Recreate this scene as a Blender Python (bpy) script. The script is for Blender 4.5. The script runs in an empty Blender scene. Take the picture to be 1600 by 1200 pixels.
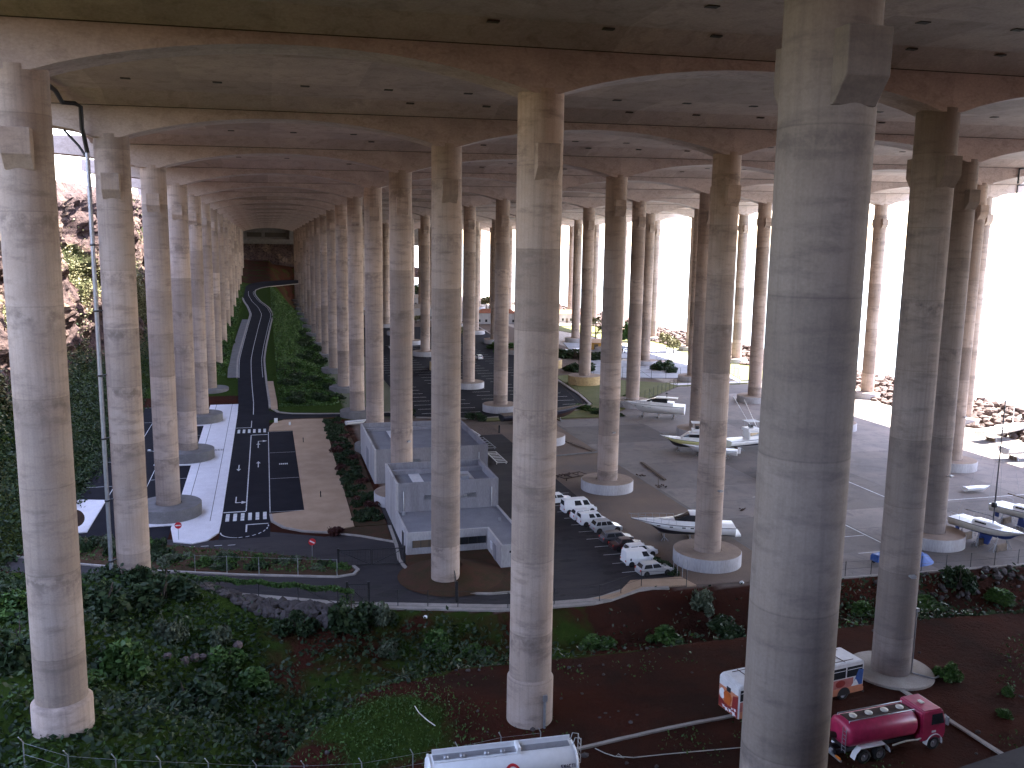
import bpy, bmesh, math, random
import numpy as np
from mathutils import Vector, Matrix

SC = bpy.context.scene
R_ = math.radians

# ------------------------------------------------------------------ camera
FPX = 1405.03                      # focal length in pixels of a 1600 px wide frame
CAM = Vector((13.6, -60.64, 0.0))
_yaw, _pit, _rol = 0.2679, 0.1575, 0.0148
_fw = Vector((math.sin(_yaw) * math.cos(_pit), math.cos(_yaw) * math.cos(_pit), -math.sin(_pit)))
_r0 = Vector((math.cos(_yaw), -math.sin(_yaw), 0))
_u0 = _r0.cross(_fw)
_rt = math.cos(_rol) * _r0 + math.sin(_rol) * _u0
_up = -math.sin(_rol) * _r0 + math.cos(_rol) * _u0
cd = bpy.data.cameras.new('camera')
cam = bpy.data.objects.new('camera', cd)
SC.collection.objects.link(cam)
cd.sensor_width = 36
cd.lens = 36 * FPX / 1600
cd.clip_start = 0.5
cd.clip_end = 20000
m = Matrix.Identity(4)
for k in range(3):
    m[k][0], m[k][1], m[k][2], m[k][3] = _rt[k], _up[k], -_fw[k], CAM[k]
cam.matrix_world = m
SC.camera = cam

# ------------------------------------------------------------------ light
SUN_DIR = Vector((0.46, 0.10, 0.885)).normalized()     # towards the sun, from the sea side
_el = math.asin(SUN_DIR.z)
_az = math.atan2(SUN_DIR.x, SUN_DIR.y)
w = bpy.data.worlds.new('World')
SC.world = w
w.use_nodes = True
nt = w.node_tree
for n in list(nt.nodes):
    nt.nodes.remove(n)
sky = nt.nodes.new('ShaderNodeTexSky')
sky.sky_type = 'NISHITA'
sky.sun_disc = False
sky.sun_elevation = _el
sky.sun_rotation = _az
sky.air_density = 1.0
sky.dust_density = 0.6
bg = nt.nodes.new('ShaderNodeBackground')
bg.inputs['Strength'].default_value = 0.15
wo = nt.nodes.new('ShaderNodeOutputWorld')
tint = nt.nodes.new('ShaderNodeMix')
tint.data_type = 'RGBA'
tint.blend_type = 'MULTIPLY'
tint.inputs[0].default_value = 1.0
tint.inputs[7].default_value = (1.17, .95, .92, 1)
nt.links.new(sky.outputs[0], tint.inputs[6])
nt.links.new(tint.outputs[2], bg.inputs['Color'])
nt.links.new(bg.outputs[0], wo.inputs['Surface'])
sl = bpy.data.lights.new('sun', 'SUN')
sl.energy = 4.5
sl.angle = R_(0.5)
sl.color = (1.0, 0.95, 0.88)
sun = bpy.data.objects.new('sun', sl)
SC.collection.objects.link(sun)
sun.rotation_euler = SUN_DIR.to_track_quat('Z', 'Y').to_euler()
SC.view_settings.view_transform = 'Standard'
SC.view_settings.look = 'None'
SC.view_settings.gamma = 1
SC.view_settings.exposure = 3.6
SC.cycles.max_bounces = 10
SC.cycles.diffuse_bounces = 7
SC.cycles.glossy_bounces = 4
SC.cycles.sample_clamp_indirect = 12

# ------------------------------------------------------------------ helpers
COL = SC.collection
ZG = -37.8                         # level of the boat yard
SY = 33.137                        # frame spacing of the viaduct, columns 32 m apart
RC = 1.578                         # column radius
rng = random.Random(7)
nrg = np.random.default_rng(11)


def ray(x, y):
    return _fw * FPX + _rt * (x - 800) - _up * (y - 600)


def G(x, y, z=ZG):
    """surveyed point of the ground at height z (from the photo's own perspective)"""
    d = ray(x, y)
    t = (z - CAM.z) / d.z
    return Vector((CAM.x + t * d.x, CAM.y + t * d.y, z))


def lerp(a, b, t):
    return a + (b - a) * t


def interp(x, pts):
    return np.interp(x, [p[0] for p in pts], [p[1] for p in pts])


class MB:
    """collects simple solids and links them as ONE mesh object"""

    def __init__(s):
        s.v = []
        s.f = []
        s.sm = []

    def add(s, vs, fs, smooth=False):
        o = len(s.v)
        s.v += [tuple(v) for v in vs]
        s.f += [tuple(i + o for i in f) for f in fs]
        s.sm += [smooth] * len(fs)
        return s

    def hexa(s, p):
        return s.add(p, [(3, 2, 1, 0), (4, 5, 6, 7), (0, 1, 5, 4), (1, 2, 6, 5), (2, 3, 7, 6), (3, 0, 4, 7)])

    def box(s, x0, x1, y0, y1, z0, z1):
        return s.hexa([(x0, y0, z0), (x1, y0, z0), (x1, y1, z0), (x0, y1, z0),
                       (x0, y0, z1), (x1, y0, z1), (x1, y1, z1), (x0, y1, z1)])

    def bar(s, a, b, w=.1, h=None):
        a, b = Vector(a), Vector(b)
        h = h or w
        d = (b - a).normalized()
        up = Vector((0, 0, 1)) if abs(d.z) < .95 else Vector((0, 1, 0))
        l = d.cross(up).normalized() * w / 2
        u = l.normalized().cross(d).normalized() * h / 2
        return s.hexa([a - l - u, a + l - u, b + l - u, b - l - u, a - l + u, a + l + u, b + l + u, b - l + u])

    def tube(s, pts, r=.05, n=8, cap=True):
        pts = [Vector(p) for p in pts]
        rs = r if isinstance(r, (list, tuple)) else [r] * len(pts)
        rings = []
        side = None
        for i, p in enumerate(pts):
            d = (pts[min(i + 1, len(pts) - 1)] - pts[max(i - 1, 0)]).normalized()
            if side is None:
                side = d.cross(Vector((0, 0, 1)) if abs(d.z) < .9 else Vector((0, 1, 0))).normalized()
            side = (side - d * side.dot(d)).normalized()
            o = d.cross(side)
            rings.append([p + (side * math.cos(2 * math.pi * k / n) + o * math.sin(2 * math.pi * k / n)) * rs[i] for k in range(n)])
        vs = [v for rg in rings for v in rg]
        fs = []
        for i in range(len(pts) - 1):
            for k in range(n):
                fs.append((i * n + k, i * n + (k + 1) % n, (i + 1) * n + (k + 1) % n, (i + 1) * n + k))
        s.add(vs, fs, True)
        if cap:
            s.add(rings[0], [tuple(range(n))[::-1]])
            s.add(rings[-1], [tuple(range(n))])
        return s

    def lathe(s, prof, n=32, c=(0, 0, 0), smooth=True):
        vs = []
        for r, z in prof:
            for k in range(n):
                a = 2 * math.pi * k / n
                vs.append((c[0] + r * math.cos(a), c[1] + r * math.sin(a), c[2] + z))
        fs = []
        for i in range(len(prof) - 1):
            for k in range(n):
                fs.append((i * n + k, i * n + (k + 1) % n, (i + 1) * n + (k + 1) % n, (i + 1) * n + k))
        return s.add(vs, fs, smooth)

    def prism(s, poly, z0, z1, axis='z'):
        """extrude a 2D polygon; axis = extrusion axis"""
        n = len(poly)

        def P(a, b, c):
            return (a, b, c) if axis == 'z' else ((a, c, b) if axis == 'y' else (c, a, b))
        vs = [P(a, b, z0) for a, b in poly] + [P(a, b, z1) for a, b in poly]
        fs = [tuple(range(n))[::-1], tuple(range(n, 2 * n))]
        fs += [(i, (i + 1) % n, n + (i + 1) % n, n + i) for i in range(n)]
        return s.add(vs, fs)

    def loft(s, secs, closed=True, cap=True, smooth=True):
        n = len(secs[0])
        vs = [v for sc in secs for v in sc]
        fs = []
        m_ = n if closed else n - 1
        for i in range(len(secs) - 1):
            for k in range(m_):
                fs.append((i * n + k, i * n + (k + 1) % n, (i + 1) * n + (k + 1) % n, (i + 1) * n + k))
        s.add(vs, fs, smooth)
        if cap and closed:
            s.add(secs[0], [tuple(range(n))[::-1]])
            s.add(secs[-1], [tuple(range(n))])
        return s

    def build(s, name, mat=None, parent=None, bevel=0, seg=1, recalc=True):
        me = bpy.data.meshes.new(name)
        me.from_pydata(s.v, [], s.f)
        me.polygons.foreach_set('use_smooth', s.sm)
        if recalc or bevel:
            bm = bmesh.new()
            bm.from_mesh(me)
            if bevel:
                bmesh.ops.remove_doubles(bm, verts=bm.verts, dist=1e-5)
                ed = [e for e in bm.edges if len(e.link_faces) == 2 and e.calc_face_angle(0) > .5]
                bmesh.ops.bevel(bm, geom=ed, offset=bevel, segments=seg, affect='EDGES', clamp_overlap=True)
            bmesh.ops.recalc_face_normals(bm, faces=bm.faces)
            bm.to_mesh(me)
            bm.free()
        me.update()
        if mat:
            me.materials.append(mat)
        o = bpy.data.objects.new(name, me)
        COL.objects.link(o)
        if parent:
            o.parent = parent
        return o


def fast_mesh(name, V, F, mat, parent=None, smooth=False, attr=None):
    """numpy quads -> one object (F: n x 4 or n x 3)"""
    me = bpy.data.meshes.new(name)
    V = np.asarray(V, dtype=np.float32)
    F = np.asarray(F, dtype=np.int32)
    k = F.shape[1]
    me.vertices.add(len(V))
    me.vertices.foreach_set('co', V.ravel())
    me.loops.add(F.size)
    me.loops.foreach_set('vertex_index', F.ravel())
    me.polygons.add(len(F))
    me.polygons.foreach_set('loop_start', np.arange(0, F.size, k, dtype=np.int32))
    me.polygons.foreach_set('loop_total', np.full(len(F), k, dtype=np.int32))
    me.polygons.foreach_set('use_smooth', np.full(len(F), smooth))
    me.update(calc_edges=True)
    if attr:
        for an, av in attr.items():
            a = me.attributes.new(an, 'FLOAT', 'POINT')
            a.data.foreach_set('value', np.asarray(av, dtype=np.float32))
    if mat:
        me.materials.append(mat)
    o = bpy.data.objects.new(name, me)
    COL.objects.link(o)
    if parent:
        o.parent = parent
    return o


def tag(o, label=None, cat=None, group=None, kind=None):
    if label:
        o['label'] = label
    if cat:
        o['category'] = cat
    if group:
        o['group'] = group
    if kind:
        o['kind'] = kind
    return o


def thing(name, label, cat, loc=(0, 0, 0), rz=0.0, group=None):
    o = bpy.data.objects.new(name, None)
    o.empty_display_size = .5
    COL.objects.link(o)
    o.location = loc
    o.rotation_euler = (0, 0, rz)
    return tag(o, label, cat, group, 'thing')


def dup(o, parent=None, skip=()):
    c = o.copy()
    COL.objects.link(c)
    if parent:
        c.parent = parent
    for ch in o.children:
        if ch.name.split('.')[0] not in skip:
            dup(ch, c)
    return c


# ------------------------------------------------------------------ materials
def new_mat(name):
    mt = bpy.data.materials.new(name)
    mt.use_nodes = True
    t = mt.node_tree
    return mt, t, t.nodes['Principled BSDF']


def N(t, typ, **kw):
    n = t.nodes.new('ShaderNode' + typ)
    for k, v in kw.items():
        if k in n.inputs:
            n.inputs[k].default_value = v
        else:
            setattr(n, k, v)
    return n


def L(t, a, b):
    t.links.new(a, b)


def mixc(t, f, a, b, mode='MIX'):
    n = t.nodes.new('ShaderNodeMix')
    n.data_type = 'RGBA'
    n.blend_type = mode
    for sock, v in ((n.inputs[0], f), (n.inputs[6], a), (n.inputs[7], b)):
        if hasattr(v, 'links') or isinstance(v, bpy.types.NodeSocket):
            L(t, v, sock)
        elif isinstance(v, (tuple, list)):
            sock.default_value = (*v[:3], 1)
        else:
            sock.default_value = v
    return n.outputs[2]


def ramp(t, fac, *stops):
    n = t.nodes.new('ShaderNodeValToRGB')
    e = n.color_ramp.elements
    while len(e) < len(stops):
        e.new(.5)
    for el, (p, c) in zip(e, stops):
        el.position = p
        c = (c, c, c) if isinstance(c, (int, float)) else c
        el.color = (*c[:3], 1)
    L(t, fac, n.inputs[0])
    return n.outputs[0]


def noise(t, scale=5., detail=4., rough=.55, vec=None, dist=0.):
    n = N(t, 'TexNoise')
    n.inputs['Scale'].default_value = scale
    n.inputs['Detail'].default_value = detail
    n.inputs['Roughness'].default_value = rough
    n.inputs['Distortion'].default_value = dist
    if vec is not None:
        L(t, vec, n.inputs['Vector'])
    return n.outputs['Fac']


def mapped(t, scale=(1, 1, 1), kind='Object', rnd=False):
    tc = N(t, 'TexCoord')
    mp = N(t, 'Mapping')
    mp.inputs['Scale'].default_value = scale
    L(t, tc.outputs[kind], mp.inputs['Vector'])
    if rnd:
        oi = N(t, 'ObjectInfo')
        mu = N(t, 'Math', operation='MULTIPLY')
        L(t, oi.outputs['Random'], mu.inputs[0])
        mu.inputs[1].default_value = 50
        cx = N(t, 'CombineXYZ')
        for k in range(3):
            L(t, mu.outputs[0], cx.inputs[k])
        L(t, cx.outputs[0], mp.inputs['Location'])
    return mp.outputs[0]


def bump(t, p, fac, strength=.3, dist=.1):
    b = N(t, 'Bump')
    b.inputs['Strength'].default_value = strength
    b.inputs['Distance'].default_value = dist
    L(t, fac, b.inputs['Height'])
    L(t, b.outputs[0], p.inputs['Normal'])


def mottled(name, c1, c2, scale=3., rough=.8, bmp=.2, bd=.02, spec=.3, fine=None, mapsc=(1, 1, 1), c3=None, lo=.35, hi=.65):
    mt, t, p = new_mat(name)
    v = mapped(t, mapsc)
    n1 = noise(t, scale, 6, .6, v)
    c = mixc(t, ramp(t, n1, (lo, 0.), (hi, 1.)), c1, c2)
    if c3:
        n3 = noise(t, scale * .23, 5, .6, v, .6)
        c = mixc(t, ramp(t, n3, (.5, 0.), (.68, 1.)), c, c3)
    n2 = noise(t, fine or scale * 8, 3, .6, v)
    c = mixc(t, .35, c, ramp(t, n2, (.3, .3), (.7, 1.)), 'MULTIPLY')
    L(t, c, p.inputs['Base Color'])
    p.inputs['Roughness'].default_value = rough
    p.inputs['Specular IOR Level'].default_value = spec
    if bmp:
        bump(t, p, n2, bmp, bd)
    return mt


def paint(name, c, rough=.35, metal=0., spec=.5, dirt=.15, coat=0.):
    mt, t, p = new_mat(name)
    v = mapped(t, (1, 1, 1))
    n1 = noise(t, 2.2, 5, .65, v)
    d = tuple(k * (1 - dirt * 1.6) for k in c[:3])
    L(t, mixc(t, ramp(t, n1, (.4, 0.), (.75, 1.)), c, d), p.inputs['Base Color'])
    p.inputs['Roughness'].default_value = rough
    p.inputs['Metallic'].default_value = metal
    p.inputs['Specular IOR Level'].default_value = spec
    p.inputs['Coat Weight'].default_value = coat
    return mt


def column_concrete(name, base, warm, dark):
    """cast concrete: pour bands every few metres, ring joints, rain streaks"""
    mt, t, p = new_mat(name)
    v = mapped(t, (1, 1, 1), rnd=True)
    tc = N(t, 'TexCoord')
    sep = N(t, 'SeparateXYZ')
    L(t, tc.outputs['Object'], sep.inputs[0])
    oi = N(t, 'ObjectInfo')
    sh = N(t, 'Math', operation='MULTIPLY_ADD')
    L(t, oi.outputs['Random'], sh.inputs[0])
    sh.inputs[1].default_value = 5.
    L(t, sep.outputs[2], sh.inputs[2])
    z = sh.outputs[0]
    dv = N(t, 'Math', operation='DIVIDE')
    L(t, z, dv.inputs[0])
    dv.inputs[1].default_value = 5.6
    fl = N(t, 'Math', operation='FLOOR')
    L(t, dv.outputs[0], fl.inputs[0])
    fr = N(t, 'Math', operation='FRACT')
    L(t, dv.outputs[0], fr.inputs[0])
    ad = N(t, 'Math', operation='MULTIPLY_ADD')
    L(t, oi.outputs['Random'], ad.inputs[0])
    ad.inputs[1].default_value = 91.
    L(t, fl.outputs[0], ad.inputs[2])
    wn = N(t, 'TexWhiteNoise', noise_dimensions='1D')
    L(t, ad.outputs[0], wn.inputs['W'])
    lift = ramp(t, wn.outputs['Value'], (0., .70), (1., 1.12))
    c = mixc(t, noise(t, .35, 4, .6, v), base, warm)
    c = mixc(t, 1., c, lift, 'MULTIPLY')
    v2 = N(t, 'Mapping')
    v2.inputs['Scale'].default_value = (.30, .30, 1.1)
    L(t, v, v2.inputs['Vector'])
    hb = noise(t, 1.3, 6, .65, v2.outputs[0])
    c = mixc(t, ramp(t, hb, (.5, 0.), (.70, .68)), c, dark)
    # darker weathering under each joint
    wz = ramp(t, fr.outputs[0], (.0, 0.), (.62, 0.), (.93, 1.), (.985, .55))
    blot = noise(t, .9, 5, .65, v)
    mm = N(t, 'Math', operation='MULTIPLY')
    L(t, wz, mm.inputs[0])
    L(t, ramp(t, blot, (.45, 0.), (.6, .95)), mm.inputs[1])
    w2 = N(t, 'TexWhiteNoise', noise_dimensions='1D')
    a2 = N(t, 'Math', operation='ADD')
    L(t, ad.outputs[0], a2.inputs[0])
    a2.inputs[1].default_value = 17.3
    L(t, a2.outputs[0], w2.inputs['W'])
    m2 = N(t, 'Math', operation='MULTIPLY')
    L(t, mm.outputs[0], m2.inputs[0])
    L(t, ramp(t, w2.outputs['Value'], (.35, .12), (.75, 1.)), m2.inputs[1])
    c = mixc(t, m2.outputs[0], c, dark)
    # rust and lime runs of their own shape
    v4 = N(t, 'Mapping')
    v4.inputs['Scale'].default_value = (1.6, 1.6, .07)
    L(t, v, v4.inputs['Vector'])
    rs = noise(t, 1.0, 5, .6, v4.outputs[0])
    c = mixc(t, ramp(t, rs, (.62, 0.), (.72, .35)), c, warm)
    rb = noise(t, .22, 4, .6, v)
    c = mixc(t, ramp(t, rb, (.45, 0.), (.7, .35)), c, dark)
    v3 = N(t, 'Mapping')
    v3.inputs['Scale'].default_value = (3.4, 3.4, .13)
    L(t, v, v3.inputs['Vector'])
    st = noise(t, 1.2, 4, .6, v3.outputs[0])
    c = mixc(t, ramp(t, st, (.45, 0.), (.75, .4)), c, dark)
    fn = noise(t, 9, 3, .7, v)
    c = mixc(t, .3, c, ramp(t, fn, (.3, .45), (.7, 1.)), 'MULTIPLY')
    jl = ramp(t, fr.outputs[0], (0., .68), (.012, 1.), (.992, 1.), (1., .68))
    c = mixc(t, .7, c, jl, 'MULTIPLY')
    L(t, c, p.inputs['Base Color'])
    p.inputs['Roughness'].default_value = .88
    p.inputs['Specular IOR Level'].default_value = .25
    bump(t, p, fn, .15, .02)
    return mt


M = {}
M['column'] = column_concrete('column_concrete', (.45, .38, .34), (.40, .29, .215), (.18, .14, .12))
M['hatch'] = mottled('hatch_dark', (.085, .07, .06), (.055, .05, .045), 3., .9)
M['conc'] = mottled('pale_concrete', (.42, .38, .33), (.33, .29, .25), .8, .9, .2, .02, .2, fine=9)
M['grey_conc'] = mottled('grey_concrete', (.20, .19, .185), (.15, .14, .135), .6, .9, .2, .02, .2, fine=9)
M['asphalt'] = mottled('asphalt', (.022, .021, .026), (.016, .0155, .020), .35, .97, .2, .01, .08, fine=12)
def slabs(name, c1, c2, c3, cell=(18., 16.), lo=.78, hi=1.12, sc=.12, rough=.88, fine=5., vec=(1, 1, 1)):
    """cast panels: each bay its own tone, broad stains on top"""
    mt, t, p = new_mat(name)
    v = mapped(t, vec)
    n1 = noise(t, sc, 6, .62, v, .5)
    c = mixc(t, ramp(t, n1, (.36, 0.), (.62, 1.)), c1, c2)
    n3 = noise(t, sc * 3.1, 6, .68, v, .8)
    c = mixc(t, ramp(t, n3, (.5, 0.), (.7, .8)), c, c3)
    tc = N(t, 'TexCoord')
    dv = N(t, 'VectorMath', operation='DIVIDE')
    L(t, tc.outputs['Object'], dv.inputs[0])
    dv.inputs[1].default_value = (cell[0], cell[1], 1000.)
    fl = N(t, 'VectorMath', operation='FLOOR')
    L(t, dv.outputs[0], fl.inputs[0])
    wn = N(t, 'TexWhiteNoise', noise_dimensions='3D')
    L(t, fl.outputs[0], wn.inputs['Vector'])
    c = mixc(t, 1., c, ramp(t, wn.outputs['Value'], (0., (lo, lo, lo)), (1., (hi, hi, hi))), 'MULTIPLY')
    n2 = noise(t, fine, 4, .65, v)
    c = mixc(t, .35, c, ramp(t, n2, (.3, .35), (.7, 1.)), 'MULTIPLY')
    L(t, c, p.inputs['Base Color'])
    p.inputs['Roughness'].default_value = rough
    p.inputs['Specular IOR Level'].default_value = .25
    bump(t, p, n2, .15, .02)
    return mt


M['column_shaded'] = column_concrete('shaded_stained_concrete', (.27, .232, .212), (.24, .19, .155), (.115, .095, .088))  # darker stained copy of the column concrete, with shade put into its colour
M['deck'] = slabs('deck_concrete', (.52, .405, .35), (.44, .34, .30), (.32, .245, .21), (7.3, 11.05), .80, 1.10, .2)
M['beam'] = slabs('beam_concrete', (.58, .475, .43), (.49, .40, .36), (.35, .28, .25), (8., 33.), .86, 1.08, .3, fine=4., vec=(1, 1, 1.6))
M['road_old'] = slabs('old_asphalt', (.050, .043, .043), (.036, .032, .034), (.020, .018, .020), (31., 23.), .85, 1.12, .16, fine=8., vec=(.6, 1.5, 1))
M['dusty'] = mottled('dusty_top', (.36, .28, .215), (.29, .225, .18), .6, .95, .3, .02, .1, fine=9, c3=(.22, .175, .145))
M['yard'] = slabs('yard_concrete', (.275, .235, .205), (.215, .19, .175), (.145, .13, .125), (18., 16.), .62, 1.16)
M['paving'] = mottled('white_paving', (.82, .79, .81), (.74, .71, .73), .7, .85, .15, .01, .3, fine=10)
M['sand'] = mottled('sandy_gravel', (.50, .36, .245), (.40, .28, .185), .35, .95, .3, .02, .1, fine=9)
M['kerb'] = mottled('kerb_stone', (.40, .36, .32), (.31, .28, .25), 1., .9, .1, .02, .2)
M['mark'] = mottled('road_paint', (.78, .78, .76), (.50, .50, .49), 1.3, .7, 0., .01, .3)
M['white_wall'] = mottled('white_render', (.50, .48, .475), (.43, .415, .42), .9, .85, .1, .01, .2, fine=8, mapsc=(1, 1, .22), c3=(.36, .34, .335))
M['grey_wall'] = mottled('grey_render', (.29, .28, .30), (.25, .245, .265), .9, .85, .1, .01, .2, fine=8, mapsc=(1, 1, .22), c3=(.20, .19, .205))
M['roof'] = mottled('roof_felt', (.24, .24, .26), (.20, .20, .225), .5, .9, .1, .01, .2, fine=8)
M['skylight'] = paint('skylight_panel', (.60, .60, .62), .4)
M['glass'] = paint('dark_glass', (.025, .028, .032), .08, 0, .6, .1)
M['blind'] = paint('window_blind_glass', (.16, .12, .085), .15, 0, .6, .1)
M['white'] = paint('white_gelcoat', (.80, .80, .79), .3, 0, .5, .06)
M['carwhite'] = paint('white_car_paint', (.78, .78, .78), .3, 0, .5, .05, .3)
M['silver'] = paint('silver_car_paint', (.46, .47, .48), .35, .5, .5, .05, .3)
M['burgundy'] = paint('burgundy_car_paint', (.045, .015, .018), .3, .2, .5, .05, .4)
M['darkgrey'] = paint('grey_car_paint', (.10, .10, .115), .3, .4, .5, .05, .4)
M['tyre'] = mottled('tyre_rubber', (.02, .02, .02), (.035, .033, .03), 4., .9, 0)
M['rim'] = paint('wheel_rim', (.42, .42, .43), .4, .6)
M['black'] = paint('black_metal', (.018, .018, .02), .5)
M['steel'] = paint('galvanised_steel', (.38, .39, .41), .45, .6)
M['red'] = paint('tank_red', (.40, .025, .08), .38, 0, .5, .22, .1)
M['redlight'] = paint('lamp_red', (.5, .03, .02), .3)
M['orange'] = paint('orange_reflector', (.7, .2, .02), .4)
M['headlight'] = paint('lamp_glass', (.7, .7, .68), .1)
M['blue'] = paint('antifoul_blue', (.02, .05, .20), .6)
M['tarp'] = paint('blue_tarpaulin', (.03, .09, .30), .6, 0, .4, .25)
M['navy'] = paint('navy_hull', (.02, .02, .035), .35)
M['yellow'] = paint('pale_yellow_hull', (.62, .60, .26), .35, 0, .5, .08)
M['cream'] = paint('cream_hull', (.55, .52, .45), .4, 0, .5, .12)
M['wood'] = mottled('weathered_timber', (.20, .15, .11), (.11, .085, .065), 1.5, .9, .3, .02, .2)
M['rust'] = mottled('rusty_iron', (.09, .05, .035), (.05, .035, .03), 2., .9, .2)
M['signred'] = paint('sign_red', (.55, .02, .03), .4)
M['signwhite'] = paint('sign_white', (.8, .8, .8), .4)
M['ink'] = paint('dark_lettering', (.02, .022, .05), .5)
M['stone'] = mottled('yellow_stone', (.50, .36, .17), (.36, .25, .13), 1.2, .9, .5, .05, .2, fine=4)
# ------------------------------------------------------------------ viaduct deck
NJ0, NJ1 = -2, 16
DX0, DX1 = -7.0, 167.0


def shear(x, y, z):
    return (x, y, z + .013 * x - .0107 * y)


deck = thing('viaduct_deck', 'huge concrete runway deck carried on rows of round columns overhead', 'viaduct deck')
ys = []
for j in range(NJ0, NJ1 + 1):
    y = j * SY
    ys += [(y - 4.3, 13.15), (y - 1.56, 12.14), (y + 1.56, 12.14)] + ([(y + 4.3, 13.15)] if j < NJ1 else [])
ys = [(NJ0 * SY - 20, 13.15)] + ys + [(548., 13.15)]
b = MB()
for xa, xb in [(DX0, 50.), (50., 110.), (110., DX1)]:
    low = [[shear(x, y, z) for y, z in ys] for x in (xa, xb)]
    top = [[shear(x, y, 15.1) for y, z in ys] for x in (xa, xb)]
    n = len(ys)
    vs = low[0] + low[1] + top[0] + top[1]
    fs = []
    for i in range(n - 1):
        fs += [(i, i + 1, n + i + 1, n + i), (2 * n + i, 3 * n + i, 3 * n + i + 1, 2 * n + i + 1)]
        if xa == DX0:
            fs.append((i, 2 * n + i, 2 * n + i + 1, i + 1))
        if xb == DX1:
            fs.append((n + i, n + i + 1, 3 * n + i + 1, 3 * n + i))
    fs += [(0, n, 3 * n, 2 * n), (n - 1, 3 * n - 1, 4 * n - 1, 2 * n - 1)]
    b.add(vs, fs)
b.build('slab', M['deck'], deck)

prof = [(-14.0, 11.3), (-13.2, 11.0)]
prof += [(-1.5 - 11.7 * (1 - k / 8.), 9.3 + 1.7 * (1 - k / 8.) ** .5) for k in range(1, 9)]
for i in range(5):
    for k in range(0, 21):
        t = k / 20.
        prof.append((i * 32 + .9 + 30.2 * t, 9.29 + 2.15 * (1 - (2 * t - 1) ** 2) ** .9))
prof += [(160 + 1.5 + 11.7 * (k / 8.), 9.3 + 1.7 * (k / 8.) ** .5) for k in range(0, 8)]
prof += [(173.2, 11.0), (174.0, 11.3)]
beam0 = None
b = MB()
hw = 1.5
lo = [shear(x, -hw, z) for x, z in prof] + [shear(x, hw, z) for x, z in prof]
hi = [shear(x, -hw, 12.98 if (x < DX0 or x > DX1) else 12.5) for x, z in prof] + [shear(x, hw, 12.98 if (x < DX0 or x > DX1) else 12.5) for x, z in prof]
n = len(prof)
fs = []
for i in range(n - 1):
    fs += [(i, n + i, n + i + 1, i + 1), (2 * n + i, 2 * n + i + 1, 3 * n + i + 1, 3 * n + i),
           (i, i + 1, 2 * n + i + 1, 2 * n + i), (n + i, 3 * n + i, 3 * n + i + 1, n + i + 1)]
fs += [(0, 2 * n, 3 * n, n), (n - 1, 2 * n - 1, 4 * n - 1, 3 * n - 1)]
b.add(lo + hi, fs)
beam0 = b.build('cross_beam', M['beam'], deck)
beam0.location = (0, NJ0 * SY, -.0107 * NJ0 * SY)
for j in range(NJ0 + 1, NJ1 + 1):
    c = beam0.copy()
    COL.objects.link(c)
    c.parent = deck
    c.location = (0, j * SY, -.0107 * j * SY)
for j in range(NJ0, NJ1 + 1):
    for s_ in (-1, 1):
        y = j * SY + s_ * 1.58
        b = MB()
        b.hexa([shear(DX0 + .1, y - .02, 12.09), shear(DX1 - .1, y - .02, 12.09), shear(DX1 - .1, y + .02, 12.09), shear(DX0 + .1, y + .02, 12.09),
                shear(DX0 + .1, y - .02, 12.15), shear(DX1 - .1, y - .02, 12.15), shear(DX1 - .1, y + .02, 12.15), shear(DX0 + .1, y + .02, 12.15)])
        b.build('beam_shade_strip', M['hatch'], deck)  # thin dark strip painted in for the shadow line along the beam top
# drain hatches in the soffit: one row between the frames
hb = MB().box(-.38, .38, -.27, .27, -.05, .05)
h0 = None
for j in range(0, 4):
    for (dy, x0, nx) in ((-10.1, 2.8, 17), (-3.9, 27.6, 9)):
        for k in range(nx):
            x = x0 + (7.3 if dy < -5 else 7.6) * k
            y = j * SY + dy
            o = hb.build('drain_hatch', M['hatch'], deck) if h0 is None else h0.copy()
            if h0 is None:
                h0 = o
            else:
                COL.objects.link(o)
                o.parent = deck
            o.location = shear(x, y, 13.14 if dy < -5 else 12.99)
for x, nm in ((DX0, 'edge_parapet'), (DX1, 'edge_parapet')):
    b = MB()
    p = []
    s_ = 1 if x > 0 else -1
    for y in (ys[0][0], ys[-1][0]):
        p += [shear(x + .004 * s_, y, 12.7), shear(x + .35 * s_, y, 12.7), shear(x + .35 * s_, y, 16.), shear(x + .004 * s_, y, 16.)]
    b.hexa(p)
    b.build(nm, M['beam'], deck)

# ------------------------------------------------------------------ columns
ORD = ['nearest', 'second', 'third', 'fourth', 'fifth', 'sixth', 'seventh', 'eighth', 'ninth', 'tenth', 'eleventh',
       'twelfth', 'thirteenth', 'fourteenth', 'fifteenth', 'sixteenth', 'farthest']
ROW = ['in the leftmost row beside the left car park', 'in the second row, right of the asphalt road',
       'in the third row from the left', 'in the fourth row from the left',
       'in the fifth row, next to the last one by the sea', 'in the rightmost row by the sunlit shore']


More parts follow.
